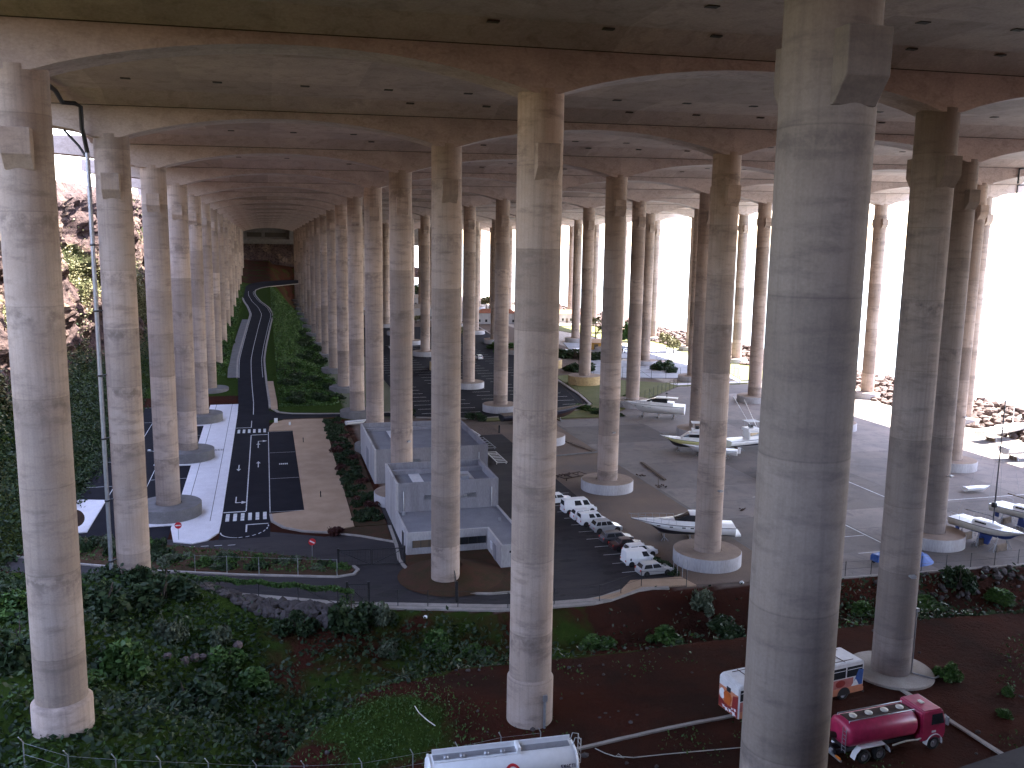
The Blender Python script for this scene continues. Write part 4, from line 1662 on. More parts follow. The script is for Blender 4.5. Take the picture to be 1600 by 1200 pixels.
# ------------------------------------------------------------------ bus
bus = thing('old_bus', 'old bus with colourful drink advert, half hidden behind the nearest column', 'bus', (52.75, -2.7, hz(53, -3.3) - .02), R_(8))
BL, BW = 12.2, 2.5
b = MB()
b.prism([(-BL / 2, .42), (BL / 2, .42), (BL / 2, 1.7), (BL / 2 - .05, 2.95), (BL / 2 - .3, 3.1), (-BL / 2 + .25, 3.1), (-BL / 2, 2.9)], -BW / 2, BW / 2, 'y')
bus_white = paint('bus_white', (.66, .65, .64), .4, 0, .5, .12)
b.build('body', bus_white, bus, .07, 2)
b = MB()
for k in range(6):
    x = -4.6 + k * 1.75
    b.box(x, x + .06, -1.1, 1.1, 3.10, 3.125)
b.box(-5.2, 5.2, .85, .9, 3.10, 3.13)
b.box(-5.2, 5.2, -.9, -.85, 3.10, 3.13)
b.build('roof_seam', M['rust'], bus)
b = MB().box(3.0, 3.9, -.4, .4, 3.10, 3.22)
b.build('roof_hatch', M['cream'], bus, .03)
busor = paint('bus_orange', (.55, .22, .12), .45, 0, .4, .15)
busred = paint('bus_red', (.26, .035, .03), .45, 0, .4, .25)
buspink = paint('bus_pink', (.42, .15, .13), .45, 0, .4, .2)
b = MB().box(-BL / 2 + .1, BL / 2 - .05, -BW / 2 - .012, -BW / 2 + .05, .46, 1.02)
b.build('side_panel', busor, bus)
b = MB().box(-BL / 2 + .1, BL / 2 - 1.1, -BW / 2 - .011, -BW / 2 + .05, 1.03, 1.78)
b.build('side_mural', buspink, bus)
b = MB()
for cx, cz, rx, rz2 in ((2.2, 1.4, .7, .34), (3.7, 1.42, .5, .3)):
    b.prism([(cx + rx * math.cos(2 * math.pi * k / 18), cz + rz2 * math.sin(2 * math.pi * k / 18)) for k in range(18)], -BW / 2 - .016, -BW / 2 - .008, 'y')
b.build('mural_shape', busred, bus)
b = MB().prism([(5.0, 1.05), (5.95, 1.05), (6.0, 2.3), (5.5, 2.4), (5.25, 1.8)], -BW / 2 - .0165, -BW / 2 - .004, 'y')
b.build('mural_patch', M['tarp'], bus)
b = MB().prism([(4.8, 1.05), (5.6, 1.05), (5.45, 1.32), (5.25, 1.6), (5.05, 1.35)], -BW / 2 - .0205, -BW / 2 - .017, 'y')
b.build('mural_splash', M['signwhite'], bus)
for k in range(7):
    x0 = -6.0 + k * 1.72
    b = MB().box(x0, x0 + 1.58, -BW / 2 - .014, -BW / 2 + .05, 1.86, 2.72)
    b.build('side_window', M['glass'], bus)
    b = MB().box(x0 + .05, x0 + 1.53, -BW / 2 - .026, -BW / 2 - .0145, 2.46, 2.5)
    b.build('window_bar', bus_white, bus)
b = MB().box(-BL / 2 - .014, -BL / 2 + .05, -1.15, 1.15, .46, 2.25)
b.build('rear_mural', busor, bus)
# abstract picture on the tail: pale disc, orange glass, dark red field
b = MB().prism([(-1.15, .5), (1.15, .5), (1.15, 1.3), (.6, 1.1), (0, .95), (-.45, 1.1), (-.55, 2.0), (-1.15, 2.2)], -BL / 2 - .024, -BL / 2 - .015, 'x')
b.build('mural_field', busred, bus)
b = MB().prism([(.78 + .32 * math.cos(2 * math.pi * k / 24), 1.62 + .42 * math.sin(2 * math.pi * k / 24)) for k in range(24)], -BL / 2 - .03, -BL / 2 - .0145, 'x')
b.build('mural_disc', M['signwhite'], bus)
b = MB().prism([(-.2, 1.0), (.45, 1.0), (.58, 1.8), (.3, 2.05), (-.25, 1.95), (-.42, 1.6)], -BL / 2 - .034, -BL / 2 - .0145, 'x')
b.build('mural_glass', paint('mural_orange', (.50, .12, .03), .4, 0, .4, .25), bus)
b = MB().box(-BL / 2 - .05, -BL / 2 - .001, -.22, .22, 2.08, 2.45)
b.build('rear_window', M['black'], bus)
b = MB()
for (yy_, zz_, s_) in ((.2, .62, .2), (-.25, .7, .16), (-.7, .65, .22), (-.85, 1.0, .14), (.55, .7, .15), (-.5, .95, .1)):
    b.prism([(yy_ + s_ * (1.5 if k % 2 else .7) * math.cos(2 * math.pi * k / 9), zz_ + .6 * s_ * (1.6 if k % 2 else .8) * math.sin(2 * math.pi * k / 9)) for k in range(9)], -BL / 2 - .036, -BL / 2 - .025, 'x')
b.build('mural_splash', M['signwhite'], bus)
for x in (-3.2, 4.1):
    for s_ in (-1, 1):
        b = MB()
        b.prism([(x + .66 * math.cos(math.pi * k / 12), .42 + .66 * math.sin(math.pi * k / 12)) for k in range(13)], s_ * (BW / 2 - .3), s_ * (BW / 2 + .022), 'y')
        b.build('wheel_arch', M['black'], bus)
        wheel(bus, x, s_ * (BW / 2 - .13), .48, .28, s_)
b = MB().box(BL / 2 - .1, BL / 2 + .12, -1.2, 1.2, .4, .75)
b.build('bumper', busor, bus, .04)
b = MB().box(BL / 2 - .05, BL / 2 + .014, -1.1, 1.1, 1.5, 2.7)
b.build('windscreen', M['glass'], bus)

# ------------------------------------------------------------------ red tank truck
tr = thing('tank_truck', 'dark pink tank truck with white mudguards parked on the dirt', 'tank truck', (55.35, -10.0, -35.6), R_(3.5))
g_ = hz(55, -10)
tr.location.z = g_ - .02


def tank_sections(x0, x1, rx, rz2, zc, n=28, end=.35, flat=1.0):
    secs = []
    for x, s_ in ((x0, .55), (x0 + end * .25, .85), (x0 + end, 1.), (x1 - end, 1.), (x1 - end * .25, .85), (x1, .55)):
        secs.append([(x, rx * s_ * math.copysign(abs(math.cos(2 * math.pi * k / n)) ** flat, math.cos(2 * math.pi * k / n)), zc + rz2 * s_ * math.copysign(abs(math.sin(2 * math.pi * k / n)) ** flat, math.sin(2 * math.pi * k / n))) for k in range(n)])
    return secs


MB().loft(tank_sections(-3.75, 2.35, 1.22, .95, 2.05, flat=.8)).build('tank', M['red'], tr)
b = MB()
b.box(-3.3, 2.1, -.5, .5, 2.86, 3.0)
b.build('top_walkway', M['rust'], tr, .02)
for k in range(4):
    b = MB()
    b.lathe([(.26, 2.99), (.28, 3.08), (.2, 3.14), (0, 3.15)], 14, (-2.6 + k * 1.35, 0, 0))
    b.build('manhole_lid', M['cream'], tr)
for s_ in (-1, 1):
    b = MB()
    b.tube([(-3.4, s_ * .62, 2.86), (-3.4, s_ * .62, 3.05), (2.2, s_ * .62, 3.05), (2.2, s_ * .62, 2.86)], .035, 6)
    b.build('top_rail', M['steel'], tr)
b = MB()
b.prism([(2.5, .75), (4.55, .75), (4.72, 1.2), (4.68, 1.85), (4.35, 2.95), (4.1, 3.08), (2.62, 3.08), (2.5, 2.9)], -1.18, 1.18, 'y')
b.build('cab', M['red'], tr, .09, 2)
b = MB()
quad(b, [(4.655, -.98, 1.98), (4.655, .98, 1.98), (4.40, .94, 2.82), (4.40, -.94, 2.82)], .03)
b.build('windscreen', M['glass'], tr)
for s_ in (-1, 1):
    b = MB()
    q = [(3.35, s_ * 1.18, 1.95), (4.5, s_ * 1.18, 1.95), (4.25, s_ * 1.18, 2.75), (3.35, s_ * 1.18, 2.75)]
    quad(b, q if s_ < 0 else q[::-1], .015)
    b.build('side_window', M['glass'], tr)
    b = MB().box(4.5, 4.62, s_ * 1.38 - .12, s_ * 1.38 + .12, 1.9, 2.5)
    b.bar((4.5, s_ * 1.15, 2.6), (4.56, s_ * 1.38, 2.5), .04)
    b.build('wing_mirror', M['steel'], tr)
    b = MB().box(4.62, 4.77, s_ * .8 - .2, s_ * .8 + .2, .82, 1.02)
    b.build('headlight', M['headlight'], tr, .02)
    b = MB().box(3.42, 3.78, s_ * 1.19 - .012, s_ * 1.19 + .012, 1.35, 1.5)
    b.build('door_plate', M['signwhite'], tr)
    wheel(tr, 3.7, s_ * 1.05, .5, .3, s_)
    for x in (-2.35, -1.05):
        wheel(tr, x, s_ * 1.0, .5, .42, s_)
    # white mudguards
    b = MB()
    secs = []
    for a in range(-10, 200, 15):
        r_ = .66
        secs.append([(3.7 + r_ * math.cos(R_(a)), s_ * .86, .52 + r_ * math.sin(R_(a))), (3.7 + r_ * math.cos(R_(a)), s_ * 1.24, .52 + r_ * math.sin(R_(a))),
                     (3.7 + (r_ + .05) * math.cos(R_(a)), s_ * 1.25, .52 + (r_ + .05) * math.sin(R_(a))), (3.7 + (r_ + .05) * math.cos(R_(a)), s_ * .86, .52 + (r_ + .05) * math.sin(R_(a)))])
    b.loft(secs, smooth=False)
    b.build('mudguard', M['white'], tr)
    b = MB()
    secs = []
    for x, z in ((-3.25, .45), (-3.1, .85), (-2.75, 1.18), (-.65, 1.18), (-.32, .85), (-.2, .5)):
        secs.append([(x, s_ * .78, z), (x, s_ * 1.24, z), (x, s_ * 1.25, z + .06), (x, s_ * .78, z + .06)])
    b.loft(secs, smooth=False)
    b.build('mudguard', M['white'], tr)
    b = MB().bar((-4.42, s_ * .7, .72), (-4.42, s_ * 1.2, .72), .06, .16)
    b.build('rear_light_bar', M['orange'], tr)
b = MB()
b.box(-4.2, 4.2, -.45, -.25, .62, .92)
b.box(-4.2, 4.2, .25, .45, .62, .92)
b.box(-4.2, -4.1, -.45, .45, .62, .92)
b.box(-3.6, 2.2, -.8, .8, .925, 1.2)
b.build('chassis', M['black'], tr)
b = MB().box(-4.42, -4.3, -1.22, 1.22, .5, .64)
b.bar((-4.3, 0, .6), (-4.1, 0, .75), .3)
b.build('rear_bumper', M['steel'], tr)
b = MB()
for s_ in (-.18, .18):
    b.bar((-3.85, -.75 + s_, .9), (-3.85, -.75 + s_, 2.7), .04)
for k in range(6):
    b.bar((-3.85, -.93, 1.05 + k * .28), (-3.85, -.57, 1.05 + k * .28), .03)
b.build('ladder', M['steel'], tr)
b = MB().tube([(-3.7, .3, 1.6), (-4.6, .3, 1.85), (-5.6, .2, 1.8)], .2, 10)
b.build('suction_hose', M['rust'], tr)
b = MB().box(3.2, 3.5, -.22, .22, 3.09, 3.2)
b.build('roof_vent', M['cream'], tr, .02)
b = MB().tube([(4.0, -.9, .85), (3.2, -1.0, 1.05), (2.2, -1.15, 1.0), (1.2, -1.2, 1.12), (0, -1.2, 1.0)], .06, 6)
b.build('hose', M['cream'], tr)

# ------------------------------------------------------------------ white tank trailer at the bottom edge
z_t = -35.75
tk = thing('tank_trailer', 'long white cylindrical tank trailer cut off by the bottom edge', 'tank trailer', (27.35, -9.2, z_t), math.atan2(-.4, 9.6))
MB().loft(tank_sections(-4.85, 5.0, 1.3, 1.12, 2.35, 36, .3, .82)).build('tank', M['white'], tk)
for x, r_ in ((-4.62, 1.0), (4.78, 1.0)):
    n = 36
    b = MB()
    secs = []
    for xx, s_ in ((x - .05, 1.0), (x - .05, 1.035), (x + .05, 1.035), (x + .05, 1.0)):
        secs.append([(xx, 1.3 * s_ * math.copysign(abs(math.cos(2 * math.pi * k / n)) ** .82, math.cos(2 * math.pi * k / n)), 2.35 + 1.12 * s_ * math.copysign(abs(math.sin(2 * math.pi * k / n)) ** .82, math.sin(2 * math.pi * k / n))) for k in range(n)])
    b.loft(secs, cap=False)
    b.build('rim_band', M['white'], tk)
b = MB()
b.box(-4.4, 4.5, -.28, .28, 3.45, 3.53)
b.build('top_walkway', M['steel'], tk)
b = MB()
b.box(-4.4, 4.7, .45, .52, 3.40, 3.78)
b.box(-4.4, 1.2, -.52, -.45, 3.40, 3.5)
b.build('top_coaming', M['white'], tk)
for k in range(5):
    b = MB()
    b.lathe([(.16, 3.5), (.18, 3.62), (.1, 3.7), (0, 3.71)], 12, (-3.6 + k * 1.05 + (k > 1) * .5, -.2, 0))
    b.build('valve_cap', M['steel'], tk)
b = MB().box(.95, 1.2, -.5, .45, 3.46, 3.85)
b.build('valve_box', M['white'], tk, .03)
b = MB()
for y in (-.3, .3):
    b.tube([(4.8, y, 2.0), (5.25, y, 2.2), (5.25, y, 3.9), (4.85, y, 4.0), (4.7, y, 3.5)], .03, 6)
for k in range(5):
    b.bar((5.25, -.3, 2.3 + k * .36), (5.25, .3, 2.3 + k * .36), .03)
b.build('ladder', M['steel'], tk)
# round speed disc and lettering follow the tank wall
def tank_wall(x, z, off):
    c_ = max(-1, min(1, (z - 2.35) / 1.12))
    s_ = abs(c_) ** (1 / .82)
    co = math.sqrt(max(0, 1 - s_ * s_)) ** .82
    return (x, -1.3 * co - off, z)


def wall_patch(name, poly, off, mat, sub=1):
    b = MB()
    vs = [tank_wall(x, z, off) for x, z in poly]
    cx = sum(p[0] for p in poly) / len(poly)
    cz = sum(p[1] for p in poly) / len(poly)
    vs.append(tank_wall(cx, cz, off))
    vs2 = [tank_wall(x, z, -.01) for x, z in poly]
    n = len(poly)
    b.add(vs + vs2, [(k, (k + 1) % n, n) for k in range(n)] + [(k, n + 1 + k, n + 1 + (k + 1) % n, (k + 1) % n) for k in range(n)])
    return b.build(name, mat, tk)


def circ(cx, cz, r, n=32):
    return [(cx + r * math.cos(2 * math.pi * k / n), cz + r * math.sin(2 * math.pi * k / n)) for k in range(n)]


def ring(name, cx, cz, r0, r1, off, mat):
    b = MB()
    n = 32
    vs = [tank_wall(x, z, off) for x, z in circ(cx, cz, r0, n)] + [tank_wall(x, z, off) for x, z in circ(cx, cz, r1, n)] + [tank_wall(x, z, -.01) for x, z in circ(cx, cz, r1, n)]
    b.add(vs, [(k, (k + 1) % n, n + (k + 1) % n, n + k) for k in range(n)] + [(n + k, n + (k + 1) % n, 2 * n + (k + 1) % n, 2 * n + k) for k in range(n)])
    return b.build(name, mat, tk)


SZ = 2.62
ring('sign_ring', .5, SZ, .40, .54, .014, M['signred'])
ring('sign_numeral', .5, SZ + .14, .07, .16, .016, M['ink'])
ring('sign_numeral', .5, SZ - .12, .09, .19, .016, M['ink'])
# blocky dark lettering near the tank end
GL = {'S': ['111', '100', '111', '001', '111'], 'M': ['101', '111', '111', '101', '101'], 'A': ['010', '101', '111', '101', '101'], 'C': ['111', '100', '100', '100', '111'], 'T': ['111', '010', '010', '010', '010'], 'I': ['1', '1', '1', '1', '1']}
b = MB()
cx = 3.65
px_ = .045
for ch in 'SMACTI':
    g2 = GL[ch]
    for r_ in range(5):
        for c_ in range(len(g2[0])):
            if g2[r_][c_] == '1':
                x0, z1 = cx + c_ * px_, 2.80 - r_ * px_
                q = [tank_wall(x0, z1 - px_, .012), tank_wall(x0 + px_, z1 - px_, .012), tank_wall(x0 + px_, z1, .012), tank_wall(x0, z1, .012)]
                b.add(q, [(0, 1, 2, 3)])
    cx += (len(g2[0]) + 1) * px_
b.build('lettering', M['ink'], tk, recalc=False)
b = MB()
b.box(-4.3, 4.6, -.5, -.3, .9, 1.25)
b.box(-4.3, 4.6, .3, .5, .9, 1.25)
b.box(-4.3, -4.1, -.3, .3, .9, 1.25)
b.build('chassis', M['black'], tk)
for s_ in (-1, 1):
    for x in (-3.5, -2.2, -.9):
        wheel(tk, x, s_ * 1.0, .5, .4, s_)
    b = MB().bar((3.2, s_ * .5, 0), (3.2, s_ * .5, 1.0), .12)
    b.build('landing_leg', M['black'], tk)

# ------------------------------------------------------------------ blue compressor and tarpaulin
t = thing('tow_compressor', 'small blue towable compressor beside the fence, left of the second right column', 'compressor', (84.0, 27.6, ZG), R_(15))
MB().prism([(-1.0, .5), (.9, .5), (1.0, .9), (.8, 1.3), (-.8, 1.35), (-1.0, 1.1)], -.55, .55, 'y').build('housing', M['tarp'], t, .06, 2)
for s_ in (-1, 1):
    wheel(t, -.1, s_ * .65, .32, .2, s_)
MB().tube([(.9, 0, .55), (1.9, 0, .45), (1.9, 0, .1)], .05, 6).build('tow_bar', M['steel'], t)
MB().box(-.7, -.2, -.566, -.54, .75, 1.1).build('side_panel', M['steel'], t)
b = MB()
n = 20
rows = []
for a in range(9):
    rr = 2.2 * a / 8
    rows.append([(rr * math.cos(2 * math.pi * k / n) * 1.25, rr * math.sin(2 * math.pi * k / n) * .8, 1.35 * (1 - (a / 8) ** 2.2) * (1 + .18 * math.sin(k * 2.1 + a)) + .02) for k in range(n)])
b.loft(rows, cap=False)
o = b.build('tarpaulin_heap', M['tarp'])
o.location = (88.6, 27.4, ZG)
tag(o, 'blue tarpaulin thrown over a heap beside the column by the fence', 'tarpaulin', None, 'thing')
# ------------------------------------------------------------------ boats
def hull_secs(Lh, B, H_, sheer=.25, full=.55, rake=.12, keel=.0, n=15, vee=.35):
    """stations from stern (x=0) to bow; each closed ring from deck edge to deck edge under the keel"""
    secs = []
    for i in range(n):
        u = i / (n - 1)
        wdt = B / 2 * (1 if u < full else max(.012, 1 - ((u - full) / (1 - full)) ** 2.0))
        zs = H_ + sheer * u * u
        zk = (keel + (zs - keel) * .78 * max(0, (u - .55) / .45) ** 2.6)
        zc = zk + (zs - zk) * (vee + .25 * u)
        xo = -rake * Lh * (1 - 0) * u ** 6 * 0
        x = Lh * u
        fl = lambda f: x - rake * Lh * (1 - f) * max(0, (u - .5) / .5) ** 2
        pts = [(fl(1), -wdt, zs), (fl(.75), -wdt * .97, lerp(zc, zs, .5)), (fl(.4), -wdt * (.88 - .25 * u), zc), (fl(.15), -wdt * .42, lerp(zk, zc, .38)), (fl(0), 0, zk)]
        pts += [(a, -c_, d) for a, c_, d in pts[:-1][::-1]]
        secs.append(pts)
    return secs


def hull_parts(t, Lh, B, H_, mat, bottom=None, split=.35, deckmat=None, **kw):
    secs = hull_secs(Lh, B, H_, **kw)
    b = MB()
    b.loft(secs)
    b.build('hull', mat, t)
    # underwater paint: a skin just outside the lower hull
    if bottom:
        b = MB()
        sub = []
        for s_ in secs:
            q = s_[2:7]
            sub.append([(p[0] + .0, p[1] * 1.012, p[2] - .012) for p in q])
        b.loft(sub, closed=False)
        b.build('bottom_paint', bottom, t)
    b = MB()
    dk = []
    for s_ in secs:
        dk.append([(s_[0][0], s_[0][1] * .94, s_[0][2] + .03), (s_[0][0], 0, s_[0][2] + .10), (s_[-1][0], s_[-1][1] * .94, s_[-1][2] + .03)])
    b.loft(dk, closed=False, smooth=False)
    b.build('deck', deckmat or M['white'], t)
    b = MB()
    for sgn in (0, -1):
        pts = [(s_[sgn][0], s_[sgn][1] * 1.01, s_[sgn][2]) for s_ in secs]
        b.tube(pts, .04, 6)
    b.build('rub_rail', M['darkgrey'], t)
    return secs


def place_boat(name, label, cat, bow, stern, z, group=None):
    """bow and stern are ground positions under the two ends"""
    a, c_ = Vector((*stern, 0)), Vector((*bow, 0))
    d = c_ - a
    return thing(name, label, cat, (a.x, a.y, z), math.atan2(d.y, d.x), group), d.length


def stands(t, Lh, B, h, label, n=2):
    """props under a boat: things of their own"""
    mw = Matrix.Translation(t.location) @ Matrix.Rotation(t.rotation_euler.z, 4, 'Z')
    for k in range(n):
        x = Lh * lerp(.18, .68, k / max(1, n - 1))
        o = bpy.data.objects.new('boat_stand', None)
        COL.objects.link(o)
        p = mw @ Vector((x, 0, 0))
        o.location = (p.x, p.y, ZG)
        o.rotation_euler = (0, 0, t.rotation_euler.z)
        tag(o, '%s support frame under %s' % (['rear', 'front', 'middle'][k], label), 'boat stand', 'steel props under the boats', 'thing')
        for s_ in (-1, 1):
            b = MB()
            b.bar((0, s_ * B * .42, 0), (0, s_ * B * .26, h + .25), .09)
            b.bar((-.45, s_ * B * .5, .04), (0, s_ * B * .3, h * .8), .06)
            b.bar((.45, s_ * B * .5, .04), (0, s_ * B * .3, h * .8), .06)
            b.build('prop', M['steel'], o)
        b = MB()
        b.box(-.16, .16, -B * .3, B * .3, 0, h * .55)
        b.build('keel_block', M['wood'], o)


def rail(t, secs, i0, i1, h=.55, mat=None):
    b = MB()
    for sgn in (0, -1):
        pts = []
        for s_ in secs[i0:i1]:
            p = Vector(s_[sgn])
            q = Vector((p.x, p.y * .9, p.z + .05))
            pts.append(q + Vector((0, 0, h)))
            b.tube([q, q + Vector((0, 0, h))], .018, 5)
        b.tube(pts, .022, 5)
    if i1 >= len(secs):
        p = Vector(secs[-1][0])
        b.tube([(p.x, -.06, p.z + h + .05), (p.x + .35, 0, p.z + h + .1), (p.x, .06, p.z + h + .05)], .022, 5)
    b.build('bow_rail', M['steel'], t)


def cabin(t, secs, rows, mat, name='cabin'):
    """lofted superstructure: rows of (x, halfwidth at foot, halfwidth at top, z foot, z top)"""
    b = MB()
    sc = []
    for x, w0, w1, z0, z1 in rows:
        sc.append([(x, -w0, z0), (x, -w1, z1), (x, -w1 * .4, z1 + .06), (x, w1 * .4, z1 + .06), (x, w1, z1), (x, w0, z0)])
    b.loft(sc, smooth=False)
    return b.build(name, mat, t, .03)


# 1 large cruiser on the brown apron, bow to the left
bow, st = G(986, 812, -35.6), G(1146, 826, -36.4)
t, Lh = place_boat('motor_yacht', 'large white motor yacht, bow to the left, behind the white pedestal', 'motor yacht', (bow.x, bow.y), (st.x, st.y), ZG + .45)
B = 3.5
secs = hull_parts(t, Lh, B, 1.5, M['white'], M['navy'], sheer=.45, full=.45, rake=.22)
cabin(t, secs, [(Lh * .20, 1.3, 1.05, 1.5, 2.0), (Lh * .52, 1.35, 1.0, 1.55, 2.15), (Lh * .72, 1.0, .6, 1.7, 2.0), (Lh * .92, .25, .1, 1.9, 1.98)], M['white'], 'foredeck')
cabin(t, secs, [(Lh * .30, 1.25, .95, 2.05, 3.0), (Lh * .42, 1.2, .85, 2.1, 2.95), (Lh * .58, 1.0, .7, 2.1, 2.2)], M['glass'], 'windscreen')
cabin(t, secs, [(Lh * .22, 1.2, 1.05, 2.9, 3.05), (Lh * .44, 1.1, .9, 2.9, 3.06)], M['white'], 'hardtop')
b = MB()
for sgn in (-1, 1):
    b.bar((Lh * .23, sgn * 1.1, 1.9), (Lh * .29, sgn * 1.0, 2.95), .12)
b.bar((Lh * .26, -1.0, 3.05), (Lh * .26, 1.0, 3.05), .2, .1)
b.build('radar_arch', M['white'], t)
for x in (.42, .5, .62, .74):
    b = MB()
    ww = B / 2 * (1 if x < .45 else 1 - ((x - .45) / .55) ** 2) * .985
    for sgn in (-1, 1):
        b.box(Lh * x - .22, Lh * x + .22, sgn * ww - .02, sgn * ww + .02, 1.18 + x * .25, 1.32 + x * .25)
    b.build('porthole', M['glass'], t)
cabin(t, secs, [(-.75, 1.3, 1.3, .35, .55), (.05, 1.5, 1.4, .35, .6)], M['white'], 'swim_platform')
rail(t, secs, 8, 15, .6)
stands(t, Lh, B, .5, 'the large white motor yacht by the white pedestal', 3)

# 2 far cruiser by the garden fence, bow left
bow, st = G(975, 632, -35.4), G(1070, 640, -35.7)
t, Lh = place_boat('motor_yacht', 'white motor yacht with dark portholes by the garden fence, farthest of the big yachts', 'motor yacht', (bow.x, bow.y), (st.x, st.y), ZG + .9)
B = 4.2
secs = hull_parts(t, Lh, B, 2.0, M['white'], M['white'], sheer=.3, full=.45, rake=.16)
cabin(t, secs, [(Lh * .18, 1.5, 1.3, 2.0, 2.6), (Lh * .55, 1.5, 1.1, 2.1, 2.9), (Lh * .86, .5, .2, 2.2, 2.4)], M['white'], 'foredeck')
cabin(t, secs, [(Lh * .28, 1.4, 1.1, 2.6, 3.5), (Lh * .46, 1.3, .9, 2.7, 3.5), (Lh * .62, 1.1, .7, 2.7, 2.85)], M['glass'], 'windscreen')
cabin(t, secs, [(Lh * .12, 1.3, 1.2, 3.45, 3.6), (Lh * .47, 1.2, 1.0, 3.5, 3.66)], M['cream'], 'hardtop')
b = MB()
for x in (.55, .58, .67, .8):
    for sgn in (-1, 1):
        ww = B / 2 * (1 - ((x - .45) / .55) ** 2) * .985
        b.lathe([(0, -.02), (.2, -.02), (.2, .02), (0, .02)], 10, (Lh * x, sgn * ww, 1.62))
    b.build('porthole', M['glass'], t)
    b = MB()
b.tube([(Lh * .3, 0, 3.6), (Lh * .3, 0, 4.8)], .06, 6)
b.lathe([(0, 4.4), (.3, 4.45), (.3, 4.6), (0, 4.65)], 10, (Lh * .3, 0, 0))
b.build('radar_mast', M['black'], t)
rail(t, secs, 8, 15, .6)
stands(t, Lh, B, .95, 'the farthest big white yacht', 3)


# 3 and 4 sport fishing boats with flybridge
def fisher(label, bow, st, hullmat, bottom, Lh0=None, outr=True):
    t, Lh = place_boat('fishing_boat', label, 'fishing boat', bow, st, ZG + .55)
    B = 3.4
    secs = hull_parts(t, Lh, B, 1.35, hullmat, bottom, sheer=.75, full=.5, rake=.15)
    cabin(t, secs, [(Lh * .30, 1.25, 1.15, 1.35, 2.9), (Lh * .50, 1.2, 1.05, 1.5, 2.9), (Lh * .64, 1.0, .75, 1.7, 1.95)], M['white'])
    cabin(t, secs, [(Lh * .315, 1.27, 1.19, 2.1, 2.7), (Lh * .515, 1.22, 1.07, 2.15, 2.7), (Lh * .60, 1.04, 1.0, 2.1, 2.2)], M['glass'], 'cabin_window')
    cabin(t, secs, [(Lh * .28, 1.15, 1.2, 2.95, 3.45), (Lh * .46, 1.1, 1.15, 2.95, 3.5)], M['white'], 'flybridge')
    b = MB()
    for x in (.31, .43):
        for sgn in (-1, 1):
            b.tube([(Lh * x, sgn * 1.0, 3.4), (Lh * x, sgn * .9, 4.7)], .035, 6)
    b.box(Lh * .27, Lh * .47, -1.1, 1.1, 4.7, 4.8)
    b.build('tower_top', M['white'] if not outr else M['steel'], t)
    b = MB().box(Lh * .34, Lh * .40, -.25, .25, 3.4, 4.1)
    b.build('helm_seat', M['black'], t)
    if outr:
        b = MB()
        for sgn in (-1, 1):
            b.tube([(Lh * .44, sgn * 1.1, 3.2), (Lh * .15, sgn * 1.9, 9.2)], .045, 6)
        b.build('outrigger', M['white'], t)
    rail(t, secs, 9, 15, .55)
    return t, Lh


bow, st = G(1031, 682, -35.4), G(1122, 692, -36.2)
t, Lh = fisher('pale yellow hulled fishing boat with white cabin, bow to the left', (bow.x, bow.y), (st.x, st.y), M['yellow'], M['navy'], outr=False)
stands(t, Lh, 3.4, .6, 'the yellow hulled fishing boat')
st, bow = G(1136, 690, -36.2), G(1232, 678, -35.4)
t, Lh = fisher('white fishing boat with two tall outriggers, partly behind the big column', (bow.x, bow.y), (st.x, st.y), M['white'], M['navy'])
stands(t, Lh, 3.4, .6, 'the white fishing boat with outriggers')

# 5 small white open boat
bow, st = G(1066, 696, -36.3), G(1152, 707, -36.7)
t, Lh = place_boat('speedboat', 'small white open boat in front of the yellow hulled fishing boat', 'speedboat', (bow.x, bow.y), (st.x, st.y), ZG + .45)
secs = hull_parts(t, Lh, 2.3, 1.0, M['white'], None, sheer=.3, full=.5, rake=.14)
cabin(t, secs, [(Lh * .25, .8, .75, 1.0, 1.35), (Lh * .5, .8, .6, 1.0, 1.4), (Lh * .75, .4, .2, 1.15, 1.25)], M['white'], 'console')
b = MB().prism([(-.55, .5), (-.1, .5), (-.05, 1.5), (-.5, 1.55)], -.25, .25, 'y')
b.build('outboard_motor', M['white'], t, .06)
stands(t, Lh, 2.3, .5, 'the small white open boat')

# 6 dark wooden boat behind the middle column
bow, st = G(914, 641, -35.9), G(783, 652, -36.4)
t, Lh = place_boat('wooden_boat', 'dark hulled wooden sailing boat half hidden by the middle column', 'sailing boat', (bow.x, bow.y), (st.x, st.y), ZG + .5)
secs = hull_parts(t, Lh, 3.4, 1.4, M['navy'], M['rust'], deckmat=M['wood'], sheer=1.3, full=.45, rake=.1)
cabin(t, secs, [(Lh * .2, .9, .85, 1.4, 2.0), (Lh * .45, .9, .8, 1.4, 2.05)], M['white'])
b = MB()
b.tube([(Lh * .98, 0, 2.3), (Lh * .86, 0, 8.6)], .03, 5)
b.tube([(Lh * .55, 0, 1.5), (Lh * .55, 0, 10.)], .09, 8)
b.tube([(Lh * .98, 0, 2.3), (Lh * .55, 0, 9.8)], .015, 4)
b.build('mast', M['wood'], t)
stands(t, Lh, 3.4, .6, 'the dark wooden boat')


